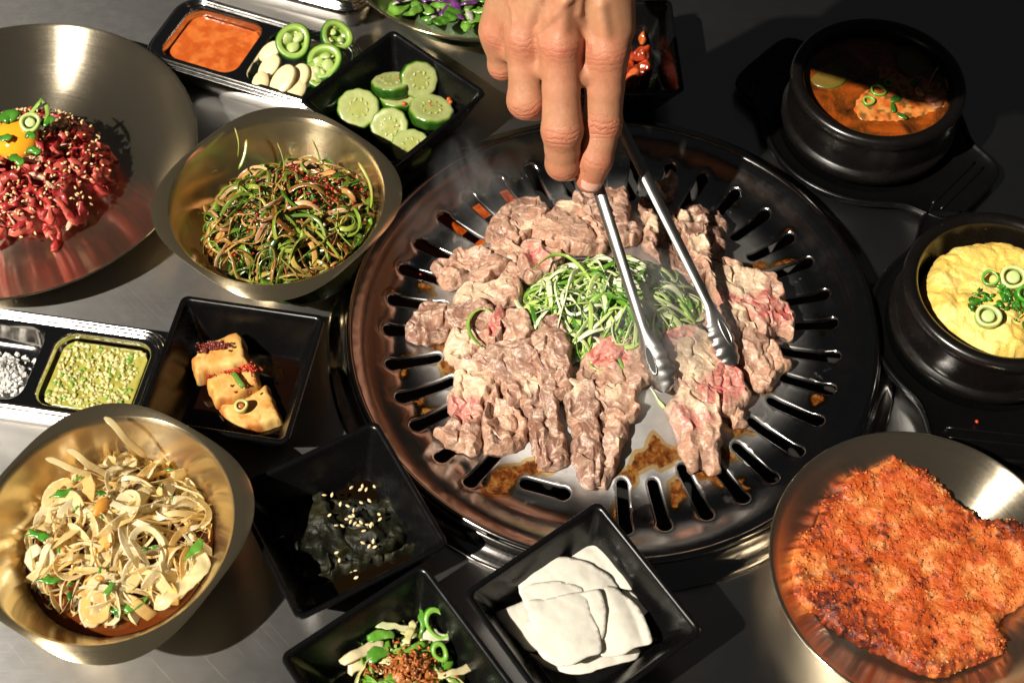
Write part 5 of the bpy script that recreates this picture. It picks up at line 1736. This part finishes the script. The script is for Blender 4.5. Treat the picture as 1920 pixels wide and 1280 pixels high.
# ------------------------------------------------------------------ red soup
zm = zoomed(1400, 0, 3.048)
so = thing('soup', 'red brown soup with courgette, scallion and sprouts in the stone pot', 'soup', (23.5, 16.7, 1.4))
m = NT('soup_broth')
f = m.noise(.55, 5, .6, dist=.6)
spots = m.ramp(m.voro(4.5), (.10, 1.0), (.24, 0.0))
m.set(Base_Color=m.mix(m.math('MULTIPLY', spots, m.ramp(f, (.45, 0.0), (.6, .7))), m.ramp(f, (.35, (.02, .006, .002)), (.50, (.12, .030, .004)), (.66, (.34, .065, .007))), (.55, .13, .015)), Roughness=.05, Coat_Weight=.4, Coat_Roughness=.03)
m.bump(m.noise(1.6, 3, .5), .10, .05)
V, F = lathe([(4.72, 3.98), (4.60, 3.93), (3.0, 3.92), (.3, 3.92)], (23.5, 16.7, 0), 72, cap1=True)
obj('broth', V, F, m.m, so)
patch('simmered_topping', PX(zm([(740, 395), (800, 385), (900, 440), (1010, 450), (1100, 500), (1160, 560), (1130, 640), (1040, 690), (920, 715), (780, 720), (650, 700), (580, 640), (640, 560), (720, 500)]), 4.0), 3.80, .16, M['chilli'], so, step=.10, edge=.3, lump=((.45, .10), (.2, .06)), ridge=.10, seed=9, rough_edge=.2,
      color=lambda v, z, d: mixc_arr(mixc((.52, .11, .018), (.60, .24, .06), sstep(-.3, .3, fbm(v, .5, 4))), (.10, .06, .012), .8 * sstep(.15, .4, noise(v, .28, 6))))
for x, y, r, nr in ((960, 385, 1.35, (.1, -.1, 1)), (450, 450, 1.35, (-.05, .05, 1))):
    n = 30
    th = np.linspace(0, 2 * math.pi, n, endpoint=False)
    loops = [np.c_[np.cos(th) * q * r, np.sin(th) * q * r, np.full(n, zz)] for q, zz in ((.98, -.12), (1, 0), (.98, .10), (.9, .13), (.4, .13))]
    V, F = loft(loops, cap0=True, cap1=True)
    obj('courgette_slice', orient(V, P(*zm([(x, y)])[0], 3.90 if x > 600 else 3.83), nr, 0), F, M['veg'], so, col=np.repeat(np.array([(.03, .07, .006), (.03, .07, .006), (.06, .10, .01), (.14, .09, .015), (.17, .11, .018)]), n, 0))  # colours darkened to stand in for shade and the broth over them
for pts in ([(1060, 330), (1100, 390), (1060, 450), (1030, 510)], [(1100, 400), (1130, 460), (1140, 540)], [(1070, 340), (1130, 420), (1160, 480)]):
    q = np.array([P(*zm([a])[0], 4.12) for a in pts])
    strand('bean_sprout', q, .17, .8, ((.60, .46, .20), (.62, .50, .26)), M['garlic'], so, rg)
for x, y, r in ((745, 540, .5), (690, 600, .38), (800, 500, .3)):
    ring_piece('scallion_ring', P(*zm([(x, y)])[0], 4.15), r, .25, .12, (0, -.1, 1), ((.06, .22, .015), (.22, .42, .06)), M['herb'], so, spin=x)
for x, y in ((880, 685), (850, 590), (955, 495), (830, 640), (770, 490)):
    a = rg.uniform(0, 3)
    ol = rot2(np.c_[np.cos(tt[::4]) * .4, np.sin(tt[::4]) * .2], a) + P(*zm([(x, y)])[0], 4.12)[:2]
    patch('herb_leaf', ol, 4.1, .06, M['herb'], so, step=.12, thin=.04, lump=(), fold=(.06, a, .4), seed=x, jit=0, sm=.12, color=(.03, .13, .012))
for x, y, r in ((1050, 585, .5), (985, 545, .35), (1070, 610, .4), (1085, 520, .3)):
    V, F = lump(P(*zm([(x, y)])[0], 4.1), r, rg, 12, (1, 1, .7), .4)
    obj('meat_lump', V, F, M['meat'], so, col=np.tile((.42, .15, .06), (len(V), 1)))
so.location.z += .0035
# ------------------------------------------------------------------ tongs
LT, RT = P(1241, 738, 2.6), P(1388, 680, 2.6)
LG, RG = np.array([4.36, 6.3, 9.2]), P(1164, 225, 9.4)
tongs = thing('tongs', 'steel barbecue tongs with scalloped tips gripping the beef', 'tongs', (*(LT + RT)[:2] / 2, 2.0))
HINGE = np.array([1.6, 18.6, 14.8])


def tong_arm(tip, grip, side, name='arm'):
    d = grip - tip
    L = np.linalg.norm(d)
    d = d / L
    s = np.concatenate([np.linspace(0, 4.2, 44), np.linspace(4.4, L, 18), np.linspace(L + .7, L + 11.5, 16)])
    end = grip + d * 2.0
    path = []
    for q in s:
        if q <= L + 2:
            p = tip + d * q
        else:
            t = (q - L - 2) / 9.5
            p = (end * (1 - t) ** 2 + 2 * t * (1 - t) * (end + d * 6.0) + t * t * HINGE)
        path.append(p)
    path = np.array(path)
    # flare towards the tip and slight outward bow at the waist
    out = np.array([side, 0, 0]) - d * (side * d[0])
    out /= np.linalg.norm(out)
    nz = np.cross(d, out)
    nz = nz if nz[2] > 0 else -nz
    face = out * .50 + nz * .85                       # the broad face looks out and up
    face /= np.linalg.norm(face)
    wd = np.cross(face, d)
    hw = np.where(s < 4.0, .34 + .46 * sstep(4.0, 2.2, s) - .44 * sstep(1.0, 0, s) ** 2, .34 + .06 * sstep(4, 12, s))
    sc = np.where(s < 3.0, .17 * (np.abs(np.sin(s / .62 * math.pi)) - .5) * sstep(3.0, 2.5, s), 0)
    hw = np.maximum(hw + sc, .14)
    dish = .10 + .10 * sstep(4.0, 2.0, s) * sstep(0, 1.0, s)
    flare = -face * (.0 + .30 * (sstep(2.6, 0, s)) ** 2)[:, None]
    path = path + flare
    loops = []
    u = np.array([-1, -.93, -.6, 0, .6, .93, 1, .93, .6, 0, -.6, -.93])
    for k in range(len(s)):
        top = [-dish[k] * (abs(q) ** 3) * 2.2 for q in u[:7]]
        bot = [-dish[k] * (abs(q) ** 3) * 2.2 - .07 for q in u[7:]]
        zz = np.array(top + bot)
        zz[6] -= .04
        zz[0] -= .04
        loops.append(path[k] + (u * hw[k])[:, None] * wd + zz[:, None] * face)
    V, F = loft(loops, cap0=True, cap1=True)
    o = obj(name, V, F, M['tongs'], tongs, flat_angle=60)
    # pressed oval slot in the head of the tip
    t = np.linspace(0, 2 * math.pi, 26, endpoint=False)
    c = tip + d * 2.0 + face * .012
    ring = []
    for q, hh in ((1.0, .0), (1.06, .045), (1.16, .045), (1.22, -.01)):
        ring.append(c + (np.cos(t) * .75 * q)[:, None] * d + (np.sin(t) * .20 * q)[:, None] * wd + face * hh)
    V, F = loft(ring)
    b = obj('pressed_slot', V, F, M['tongs'], o)
    V, F = loft([c + (np.cos(t) * .76)[:, None] * d + (np.sin(t) * .205)[:, None] * wd - face * .0 + face * .008], cap1=True)
    obj('slot_dark_disc', V, F, M['well'], o)  # flat dark disc on the face, standing in for the slot's dark inside
    return o


tong_arm(LT, LG, -1)
tong_arm(RT, RG, 1)
V, F = tube(np.array([HINGE + (-.5, 0, -.2), HINGE + (.5, 0, .2)]), .55, 14)
obj('hinge', V, F, M['tongs'], tongs)

# ------------------------------------------------------------------ hand and forearm, one continuous surface
JT = {'idx': [(1138, 98, 16.0), (1130, 230, 12.3), (1118, 298, 10.6), (1106, 336, 9.25)],
      'mid': [(1050, 85, 16.6), (1054, 245, 12.6), (1055, 306, 10.3), (1066, 314, 8.9)],
      'ring': [(984, 75, 16.0), (987, 188, 13.0), (1003, 198, 10.6), (1025, 180, 9.4)],
      'lit': [(934, 62, 14.8), (943, 122, 12.6), (964, 126, 10.8), (985, 112, 9.9)]}
JT = {k: [P(*a) for a in v] for k, v in JT.items()}
JT['thumb'] = [np.array([5.0, 11.8, 20.2]), np.array([5.5, 12.6, 16.6]), np.array([5.5, 11.6, 13.2]), np.array([5.35, 10.0, 10.8])]
RAD = {'idx': (1.22, 1.06, 1.10, .95, .95, .81), 'mid': (1.10, 1.01, 1.15, .98, .98, .80), 'ring': (1.02, .93, 1.08, .90, .85, .70), 'lit': (.92, .82, .86, .76, .74, .60), 'thumb': (1.35, 1.15, 1.08, 1.0, 1.0, .78)}
WR = np.array([2.7, 11.4, 23.4])
ELB = np.array([10.6, 2.6, 42.0])
hs = .115
lo, hi = np.array([-4.6, -2.4, 6.6]), np.array([15.6, 19.0, 42.0])
NX = np.ceil((hi - lo) / hs).astype(int) + 1
ax = [lo[i] + hs * np.arange(NX[i]) for i in range(3)]


def cone_box(fld, a, b, ra, rb, k, pad=1.6):
    """Smoothly add a rounded cone to the field, only where it matters."""
    mn = np.minimum(a - ra, b - rb) - pad
    mx = np.maximum(a + ra, b + rb) + pad
    i0 = np.clip(np.floor((mn - lo) / hs).astype(int), 0, NX - 1)
    i1 = np.clip(np.ceil((mx - lo) / hs).astype(int) + 1, 1, NX)
    sl = tuple(slice(i0[i], i1[i]) for i in range(3))
    X, Y, Z = np.meshgrid(ax[0][sl[0]], ax[1][sl[1]], ax[2][sl[2]], indexing='ij')
    d = seg_d(np.stack([X, Y, Z], -1), a, b, ra, rb)
    f = fld[sl]
    h = np.clip(.5 + .5 * (f - d) / k, 0, 1)
    fld[sl] = f * (1 - h) + d * h - k * h * (1 - h)


def seg_d(p, a, b, ra, rb):
    ab = b - a
    t = np.clip(((p - a) @ ab) / (ab @ ab), 0, 1)
    return np.linalg.norm(p - a - t[..., None] * ab, axis=-1) - (ra + (rb - ra) * t)


BIG = 3.0
palm = np.full(NX, BIG)
md = JT['mid'][0] - WR
md /= np.linalg.norm(md)
DORS = np.array([0, -1.0, 0]) - md * (-md[1])
DORS /= np.linalg.norm(DORS)
wx = {'idx': 1.5, 'mid': .5, 'ring': -.5, 'lit': -1.4}
for f in ('idx', 'mid', 'ring', 'lit'):
    w = WR + np.array([wx[f], 0, 0]) + DORS * (.1 if f in ('mid', 'ring') else -.15)
    m = JT[f][0]
    cone_box(palm, w, m - DORS * .18, 1.25, .98, .8)
    cone_box(palm, w - DORS * 1.0, m - DORS * 1.2, 1.2, .95, .9)
cone_box(palm, WR + np.array([.9, 0, 0]), ELB + np.array([1.2, 0, 0]), 1.9, 3.0, 1.0)
cone_box(palm, WR + np.array([-.9, 0, 0]), ELB + np.array([-1.2, 0, 0]), 1.8, 2.9, 1.0)
cone_box(palm, JT['thumb'][0], JT['thumb'][1], 1.5, 1.25, 1.0)
cone_box(palm, JT['idx'][0] + (.55, 1.0, .9), WR + (2.6, .6, -2.2), .95, 1.15, .9)
for fa, fb in (('idx', 'mid'), ('mid', 'ring'), ('ring', 'lit')):
    qa = JT[fa][0] * .66 + JT[fa][1] * .34 - DORS * .15
    qb = JT[fb][0] * .66 + JT[fb][1] * .34 - DORS * .15
    cone_box(palm, qa, qb, .70, .70, .5)
# knuckles, tendons and veins on the back of the hand
for f, r in (('idx', .74), ('mid', .80), ('ring', .72), ('lit', .62)):
    c = JT[f][0] + DORS * .42 + np.array([0, 0, .1])
    cone_box(palm, c, c + (0, 0, .06), r, r, .55)
    w = WR + np.array([wx[f] * .7, 0, 0]) + DORS * 1.15
    cone_box(palm, w * .35 + c * .65 + DORS * .22, c + DORS * .26, .16, .20, .5)
hand = palm
for f in ('lit', 'ring', 'mid', 'idx', 'thumb'):
    j, r = JT[f], RAD[f]
    fld = np.full(NX, BIG)
    mids = [(j[0] + j[1]) / 2, (j[1] + j[2]) / 2]
    ch = [j[0], mids[0], j[1], mids[1], j[2], j[3]]
    for a, b, ra, rb in zip(ch[:-1], ch[1:], r[:-1], r[1:]):
        cone_box(fld, a, b, ra, rb, .22)
    # fleshy pads on the palm side, flatter nail side at the tip
    dd = j[3] - j[2]
    dd /= np.linalg.norm(dd)
    k = np.full(NX, .42)
    h = np.clip(.5 + .5 * (hand - fld) / .42, 0, 1)
    # keep neighbouring fingers apart: blend only near the knuckle
    Zg = np.linalg.norm(np.stack(np.meshgrid(*ax, indexing='ij'), -1) - j[0], axis=-1) if f != 'thumb' else None
    kk = .48 * (1 - np.clip((Zg - 1.2) / 1.0, 0, 1)) + .05 if Zg is not None else np.full(NX, .5)
    h = np.clip(.5 + .5 * (hand - fld) / kk, 0, 1)
    hand = hand * (1 - h) + fld * h - kk * h * (1 - h)
    del Zg, kk, h, fld


def on_hand(x, y):
    """Point of the hand surface seen at this place from the front."""
    for z in np.arange(24.0, 12.0, -.04):
        p = P(x, y, z)
        i = np.round((p - lo) / hs).astype(int)
        if (i >= 0).all() and (i < NX).all() and hand[tuple(i)] < 0:
            return p
    return None


for pts in ([(1108, 85), (1098, 55), (1084, 25), (1090, -10), (1086, -40)], [(1016, 88), (1012, 60), (1024, 30), (1012, 0), (1018, -40)], [(960, 70), (966, 40), (958, 10), (970, -30)], [(1012, 60), (1040, 30), (1060, 5), (1086, -12)]):
    q = [w for w in (on_hand(*a) for a in pts) if w is not None]
    for a, b in zip(q[:-1], q[1:]):
        cone_box(hand, a - DORS * .05, b - DORS * .05, .085, .085, .30)


def surface_nets(fld):
    s = fld < 0
    c = np.zeros(np.array(s.shape) - 1, np.int8)
    for dx in (0, 1):
        for dy in (0, 1):
            for dz in (0, 1):
                c += s[dx:s.shape[0] - 1 + dx, dy:s.shape[1] - 1 + dy, dz:s.shape[2] - 1 + dz]
    act = (c > 0) & (c < 8)
    idx = np.full(act.shape, -1, np.int64)
    cells = np.argwhere(act)
    idx[act] = np.arange(len(cells))
    acc, cnt = np.zeros((len(cells), 3)), np.zeros(len(cells))
    corners = [(x, y, z) for x in (0, 1) for y in (0, 1) for z in (0, 1)]
    val = {q: fld[cells[:, 0] + q[0], cells[:, 1] + q[1], cells[:, 2] + q[2]] for q in corners}
    for a in corners:
        for axn in range(3):
            if a[axn] == 0:
                b = tuple(1 if i == axn else a[i] for i in range(3))
                va, vb = val[a], val[b]
                m = (va < 0) != (vb < 0)
                t = np.where(m, va / np.where(m, va - vb, 1), 0)
                p = np.zeros((len(cells), 3)) + np.array(a)
                p[:, axn] += t
                acc[m] += p[m]
                cnt[m] += 1
    V = cells + acc / cnt[:, None]
    F = []
    for axn in range(3):
        o1, o2 = [i for i in range(3) if i != axn]
        a = s.take(range(s.shape[axn] - 1), axn)
        b = s.take(range(1, s.shape[axn]), axn)
        e = np.argwhere(a != b)
        sg = a[tuple(e.T)]
        ok = (e[:, o1] > 0) & (e[:, o2] > 0) & (e[:, o1] < idx.shape[o1]) & (e[:, o2] < idx.shape[o2])
        e, sg = e[ok], sg[ok]
        g = []
        for d1, d2 in ((0, 0), (1, 0), (1, 1), (0, 1)):
            q = e.copy()
            q[:, o1] -= d1
            q[:, o2] -= d2
            g.append(idx[q[:, 0], q[:, 1], q[:, 2]])
        g = np.stack(g, 1)
        flip = sg if axn != 1 else ~sg
        g[flip] = g[flip][:, ::-1]
        F.append(g)
    F = np.vstack(F)
    return V, F[(F >= 0).all(1)]


V, F = surface_nets(hand)
V = lo + V * hs
# keep the largest shell and relax a little
nb = [[] for _ in range(0)]
E = np.vstack([F[:, [0, 1]], F[:, [1, 2]], F[:, [2, 3]], F[:, [3, 0]]])
for it in range(4):
    acc, cnt = np.zeros_like(V), np.zeros(len(V))
    np.add.at(acc, E[:, 0], V[E[:, 1]])
    np.add.at(acc, E[:, 1], V[E[:, 0]])
    np.add.at(cnt, E[:, 0], 1)
    np.add.at(cnt, E[:, 1], 1)
    L = acc / np.maximum(cnt, 1)[:, None] - V
    V = V + L * (.5 if it % 2 == 0 else -.46)
# skin tone and crease fields
nrm = np.zeros_like(V)
fn = np.cross(V[F[:, 2]] - V[F[:, 0]], V[F[:, 3]] - V[F[:, 1]])
for i in range(4):
    np.add.at(nrm, F[:, i], fn)
nrm /= np.linalg.norm(nrm, axis=1)[:, None] + 1e-9
if (nrm * (V - V.mean(0))).sum() < 0:
    F = F[:, ::-1]
    nrm = -nrm
along, wr = np.zeros(len(V)), np.zeros(len(V))
red = np.zeros(len(V))
for f, j in JT.items():
    for q, (pa, jt, pb, wdt, st) in enumerate(((j[0], j[1], j[2], .62, 1.0), (j[1], j[2], j[3], .30, .75), (WR, j[0] + DORS * .3, j[1], .75, .45))):
        if q == 2 and f == 'thumb':
            continue
        tdir = (pb - jt) / np.linalg.norm(pb - jt) + (jt - pa) / np.linalg.norm(jt - pa)
        tdir /= np.linalg.norm(tdir)
        rel = V - jt
        s = rel @ tdir
        near = np.linalg.norm(rel, axis=1) < (1.5 if q < 2 else 1.7)
        back = np.array([0, -1.0, 0]) - tdir * (-tdir[1])
        back /= np.linalg.norm(back)
        w = np.where(near, np.exp(-(s / wdt) ** 2) * sstep(.25, .9, nrm @ back), 0) * st
        along = np.where(w > wr, s, along)
        wr = np.maximum(wr, w)
        red = np.maximum(red, .55 * np.where(near, np.exp(-(s / .7) ** 2) * sstep(-.2, .8, nrm @ back), 0))
    tipd = np.linalg.norm(V - j[3], axis=1)
    red = np.maximum(red, .8 * sstep(1.7, .5, tipd))
    if f != 'thumb':
        red = np.maximum(red, .42 * sstep(2.4, .2, np.linalg.norm(V - (j[0] + DORS * .9), axis=1)))
mott = fbm(V, 1.6, 3, 3)
SK, SKR, SKY = np.array([.43, .190, .103]), np.array([.44, .125, .070]), np.array([.46, .225, .122])
col = mixc(SK, SKY, sstep(-.3, .4, mott))
col = mixc_arr(col, SKR, np.clip(red * (1.05 + .8 * mott), 0, 1))
m = NT('skin')
c = m.attr()
n = m.noise(3.0, 5, .65)
mul = m.node('ShaderNodeVectorMath', operation='SCALE')
m.link(c, mul.inputs[0])
m.link(m.math('MULTIPLY_ADD', n, .44, .78), mul.inputs[3])
al, wv = m.attr('along', 'Fac'), m.attr('crease', 'Fac')
ph = m.math('ADD', m.math('MULTIPLY', al, 19.0), m.math('MULTIPLY', m.noise(1.3, 4, .65), 17.0))
line = m.math('POWER', m.math('MULTIPLY_ADD', m.math('SINE', ph), .5, .5), 3.0)
cre = m.math('MULTIPLY', m.math('MULTIPLY', line, wv), -1.0)
cell = m.voro(13.0, 'DISTANCE_TO_EDGE')
fine = m.math('MULTIPLY', m.ramp(cell, (0.0, 0.0), (.16, 1.0)), .16)
wide = m.math('MULTIPLY', m.noise(7.0, 4, .6), .28)
m.set(Base_Color=mul.outputs[0], Roughness=m.math('MULTIPLY_ADD', n, .25, .28), Specular_IOR_Level=.45, Subsurface_Weight=.22, Subsurface_Scale=.0035)
m.b.inputs['Subsurface Radius'].default_value = (1.0, .35, .18)
m.bump(m.math('ADD', m.math('ADD', cre, fine), wide), .75, .055)
hand_o = obj('hand', V, F.tolist(), m.m, None, col=col, attrs={'along': along, 'crease': wr}, loc=(3.5, 6.0, 7.0))
tag(hand_o, 'bare hand reaching down, back of the hand up, holding the tongs', 'hand')


# fingernail of the index finger, on the tip that presses the tong
def nail(j2, j3, back, w=.50, L=1.02, r=.74, parent=hand_o):
    d = (j3 - j2) / np.linalg.norm(j3 - j2)
    back = back - d * (back @ d)
    back /= np.linalg.norm(back)
    sd = np.cross(d, back)
    nu, nv = 15, 13
    top, bot = [], []
    for i in range(nv):
        v = i / (nv - 1)
        for k in range(nu):
            u = 2 * k / (nu - 1) - 1
            arch = 1 - (abs(2 * v - 1) ** 5) * .25 * (u * u)
            a = u * w / r * (1.0 - .16 * (1 - v) ** 3 - .10 * v ** 4)
            s = (v - .5) * L * (1 - .16 * u * u if v > .5 else 1 - .22 * u * u)
            rr = r + .035 - .16 * max(0, v - .55) ** 1.5
            p = j3 - d * .26 + d * s + back * (math.cos(a * 1.15) * rr - .02) + sd * math.sin(a * 1.15) * rr
            top.append(p)
            bot.append(p - back * .05)
    F = [(i * nu + k, i * nu + k + 1, (i + 1) * nu + k + 1, (i + 1) * nu + k) for i in range(nv - 1) for k in range(nu - 1)]
    n = nu * nv
    FF = [list(f) for f in F] + [[q + n for q in f[::-1]] for f in F]
    for a, b in boundary_loops(F):
        FF.append([a, a + n, b + n, b])
    vv = np.repeat(np.linspace(0, 1, nv), nu)
    c = mixc((.66, .38, .30), (.64, .34, .26), vv)
    c = mixc_arr(c, (.72, .56, .44), sstep(.90, .97, vv))
    c = mixc_arr(c, (.70, .46, .36), sstep(.16, .05, vv))
    return obj('fingernail', np.array(top + bot), FF, M['nailm'], parent, col=np.vstack([c, c]))


M['nailm'] = vcol('nail', .22, .2, (1, .4, .25), .5, 9.0, .04, .05, coat=.4)
nail(JT['idx'][2], JT['idx'][3], np.array([0.05, -1.0, .25]), .56, 1.12, .82)
# added out-of-view arm covering, made bulky to cast shade on the soup pot
d = (ELB - WR) / np.linalg.norm(ELB - WR)
s0 = WR + d * 3.2
pts = np.array([s0 + d * q for q in np.linspace(0, 14.5, 24)])
rad = 5.6 + .35 * np.sin(np.linspace(0, 14, 24)) + np.linspace(0, .8, 24)
rad = rad * (.66 + .44 * sstep(0, 9, np.arange(24)))
rad[0] -= .25
V, F = tube(pts, rad, 40, cap=False)
V = V + np.c_[noise(V, 2.4, 3), noise(V, 2.4, 4), noise(V, 2.4, 5)] * .35
Vi, Fi = tube(pts, rad - .35, 40, cap=False)
mb = MB().add(V, F).add(Vi, [f[::-1] for f in Fi])
n = len(V)
mb.F += [[j, n + j, n + (j + 1) % 40, (j + 1) % 40] for j in range(40)]
mb.build('added_shade_sleeve', flat_mat('charcoal_cloth', (.03, .03, .032), .85, .3, 20.0), hand_o)
# ------------------------------------------------------------------ thin steam over the beef
def steam(c, h, dens, label, seed):
    t = np.linspace(0, 2 * math.pi, 24, endpoint=False)
    loops = [np.c_[c[0] + np.cos(t) * h[0] * r, c[1] + np.sin(t) * h[1] * r, np.full(24, c[2] + h[2] * z)] for r, z in ((.5, -1), (.85, -.7), (1, -.2), (1, .3), (.8, .75), (.4, 1))]
    V, F = loft(loops, cap0=True, cap1=True)
    m = NT('steam')
    m.n.remove(m.b)
    n = m.node('ShaderNodeTexNoise')
    n.inputs['Scale'].default_value = 1.0
    n.inputs['Detail'].default_value = 4
    n.inputs['Distortion'].default_value = .9
    mp = m.node('ShaderNodeMapping')
    tc = m.node('ShaderNodeTexCoord')
    m.link(tc.outputs['Object'], mp.inputs[0])
    mp.inputs['Scale'].default_value = (52, 52, 22)
    mp.inputs['Location'].default_value = (seed, seed * 2, 0)
    m.link(mp.outputs[0], n.inputs['Vector'])
    ln = m.node('ShaderNodeVectorMath', operation='LENGTH')
    dv = m.node('ShaderNodeVectorMath', operation='DIVIDE')
    m.link(tc.outputs['Object'], dv.inputs[0])
    dv.inputs[1].default_value = tuple(q * .01 for q in h)
    m.link(dv.outputs[0], ln.inputs[0])
    fall = m.ramp(ln.outputs['Value'], (.35, 1.0), (1.0, 0.0))
    wisps = m.ramp(n.outputs['Fac'], (.46, 0.0), (.70, 1.0))
    v = m.node('ShaderNodeVolumePrincipled')
    v.inputs['Color'].default_value = (1, 1, 1, 1)
    v.inputs['Anisotropy'].default_value = .2
    m.link(m.math('MULTIPLY', m.math('MULTIPLY', fall, wisps), dens), v.inputs['Density'])
    m.link(v.outputs[0], m.n['Material Output'].inputs['Volume'])
    o = obj('steam', V, F, m.m, loc=c)
    return tag(o, label, 'steam', kind='stuff')


steam(P(1235, 590, 4.2), (5.2, 4.6, 2.6), 42.0, 'faint white steam over the scallion heap and tong tips', 3.0)
steam(P(905, 330, 3.6), (3.6, 3.4, 2.8), 26.0, 'faint smoke curling above the slots behind the beef', 7.0)
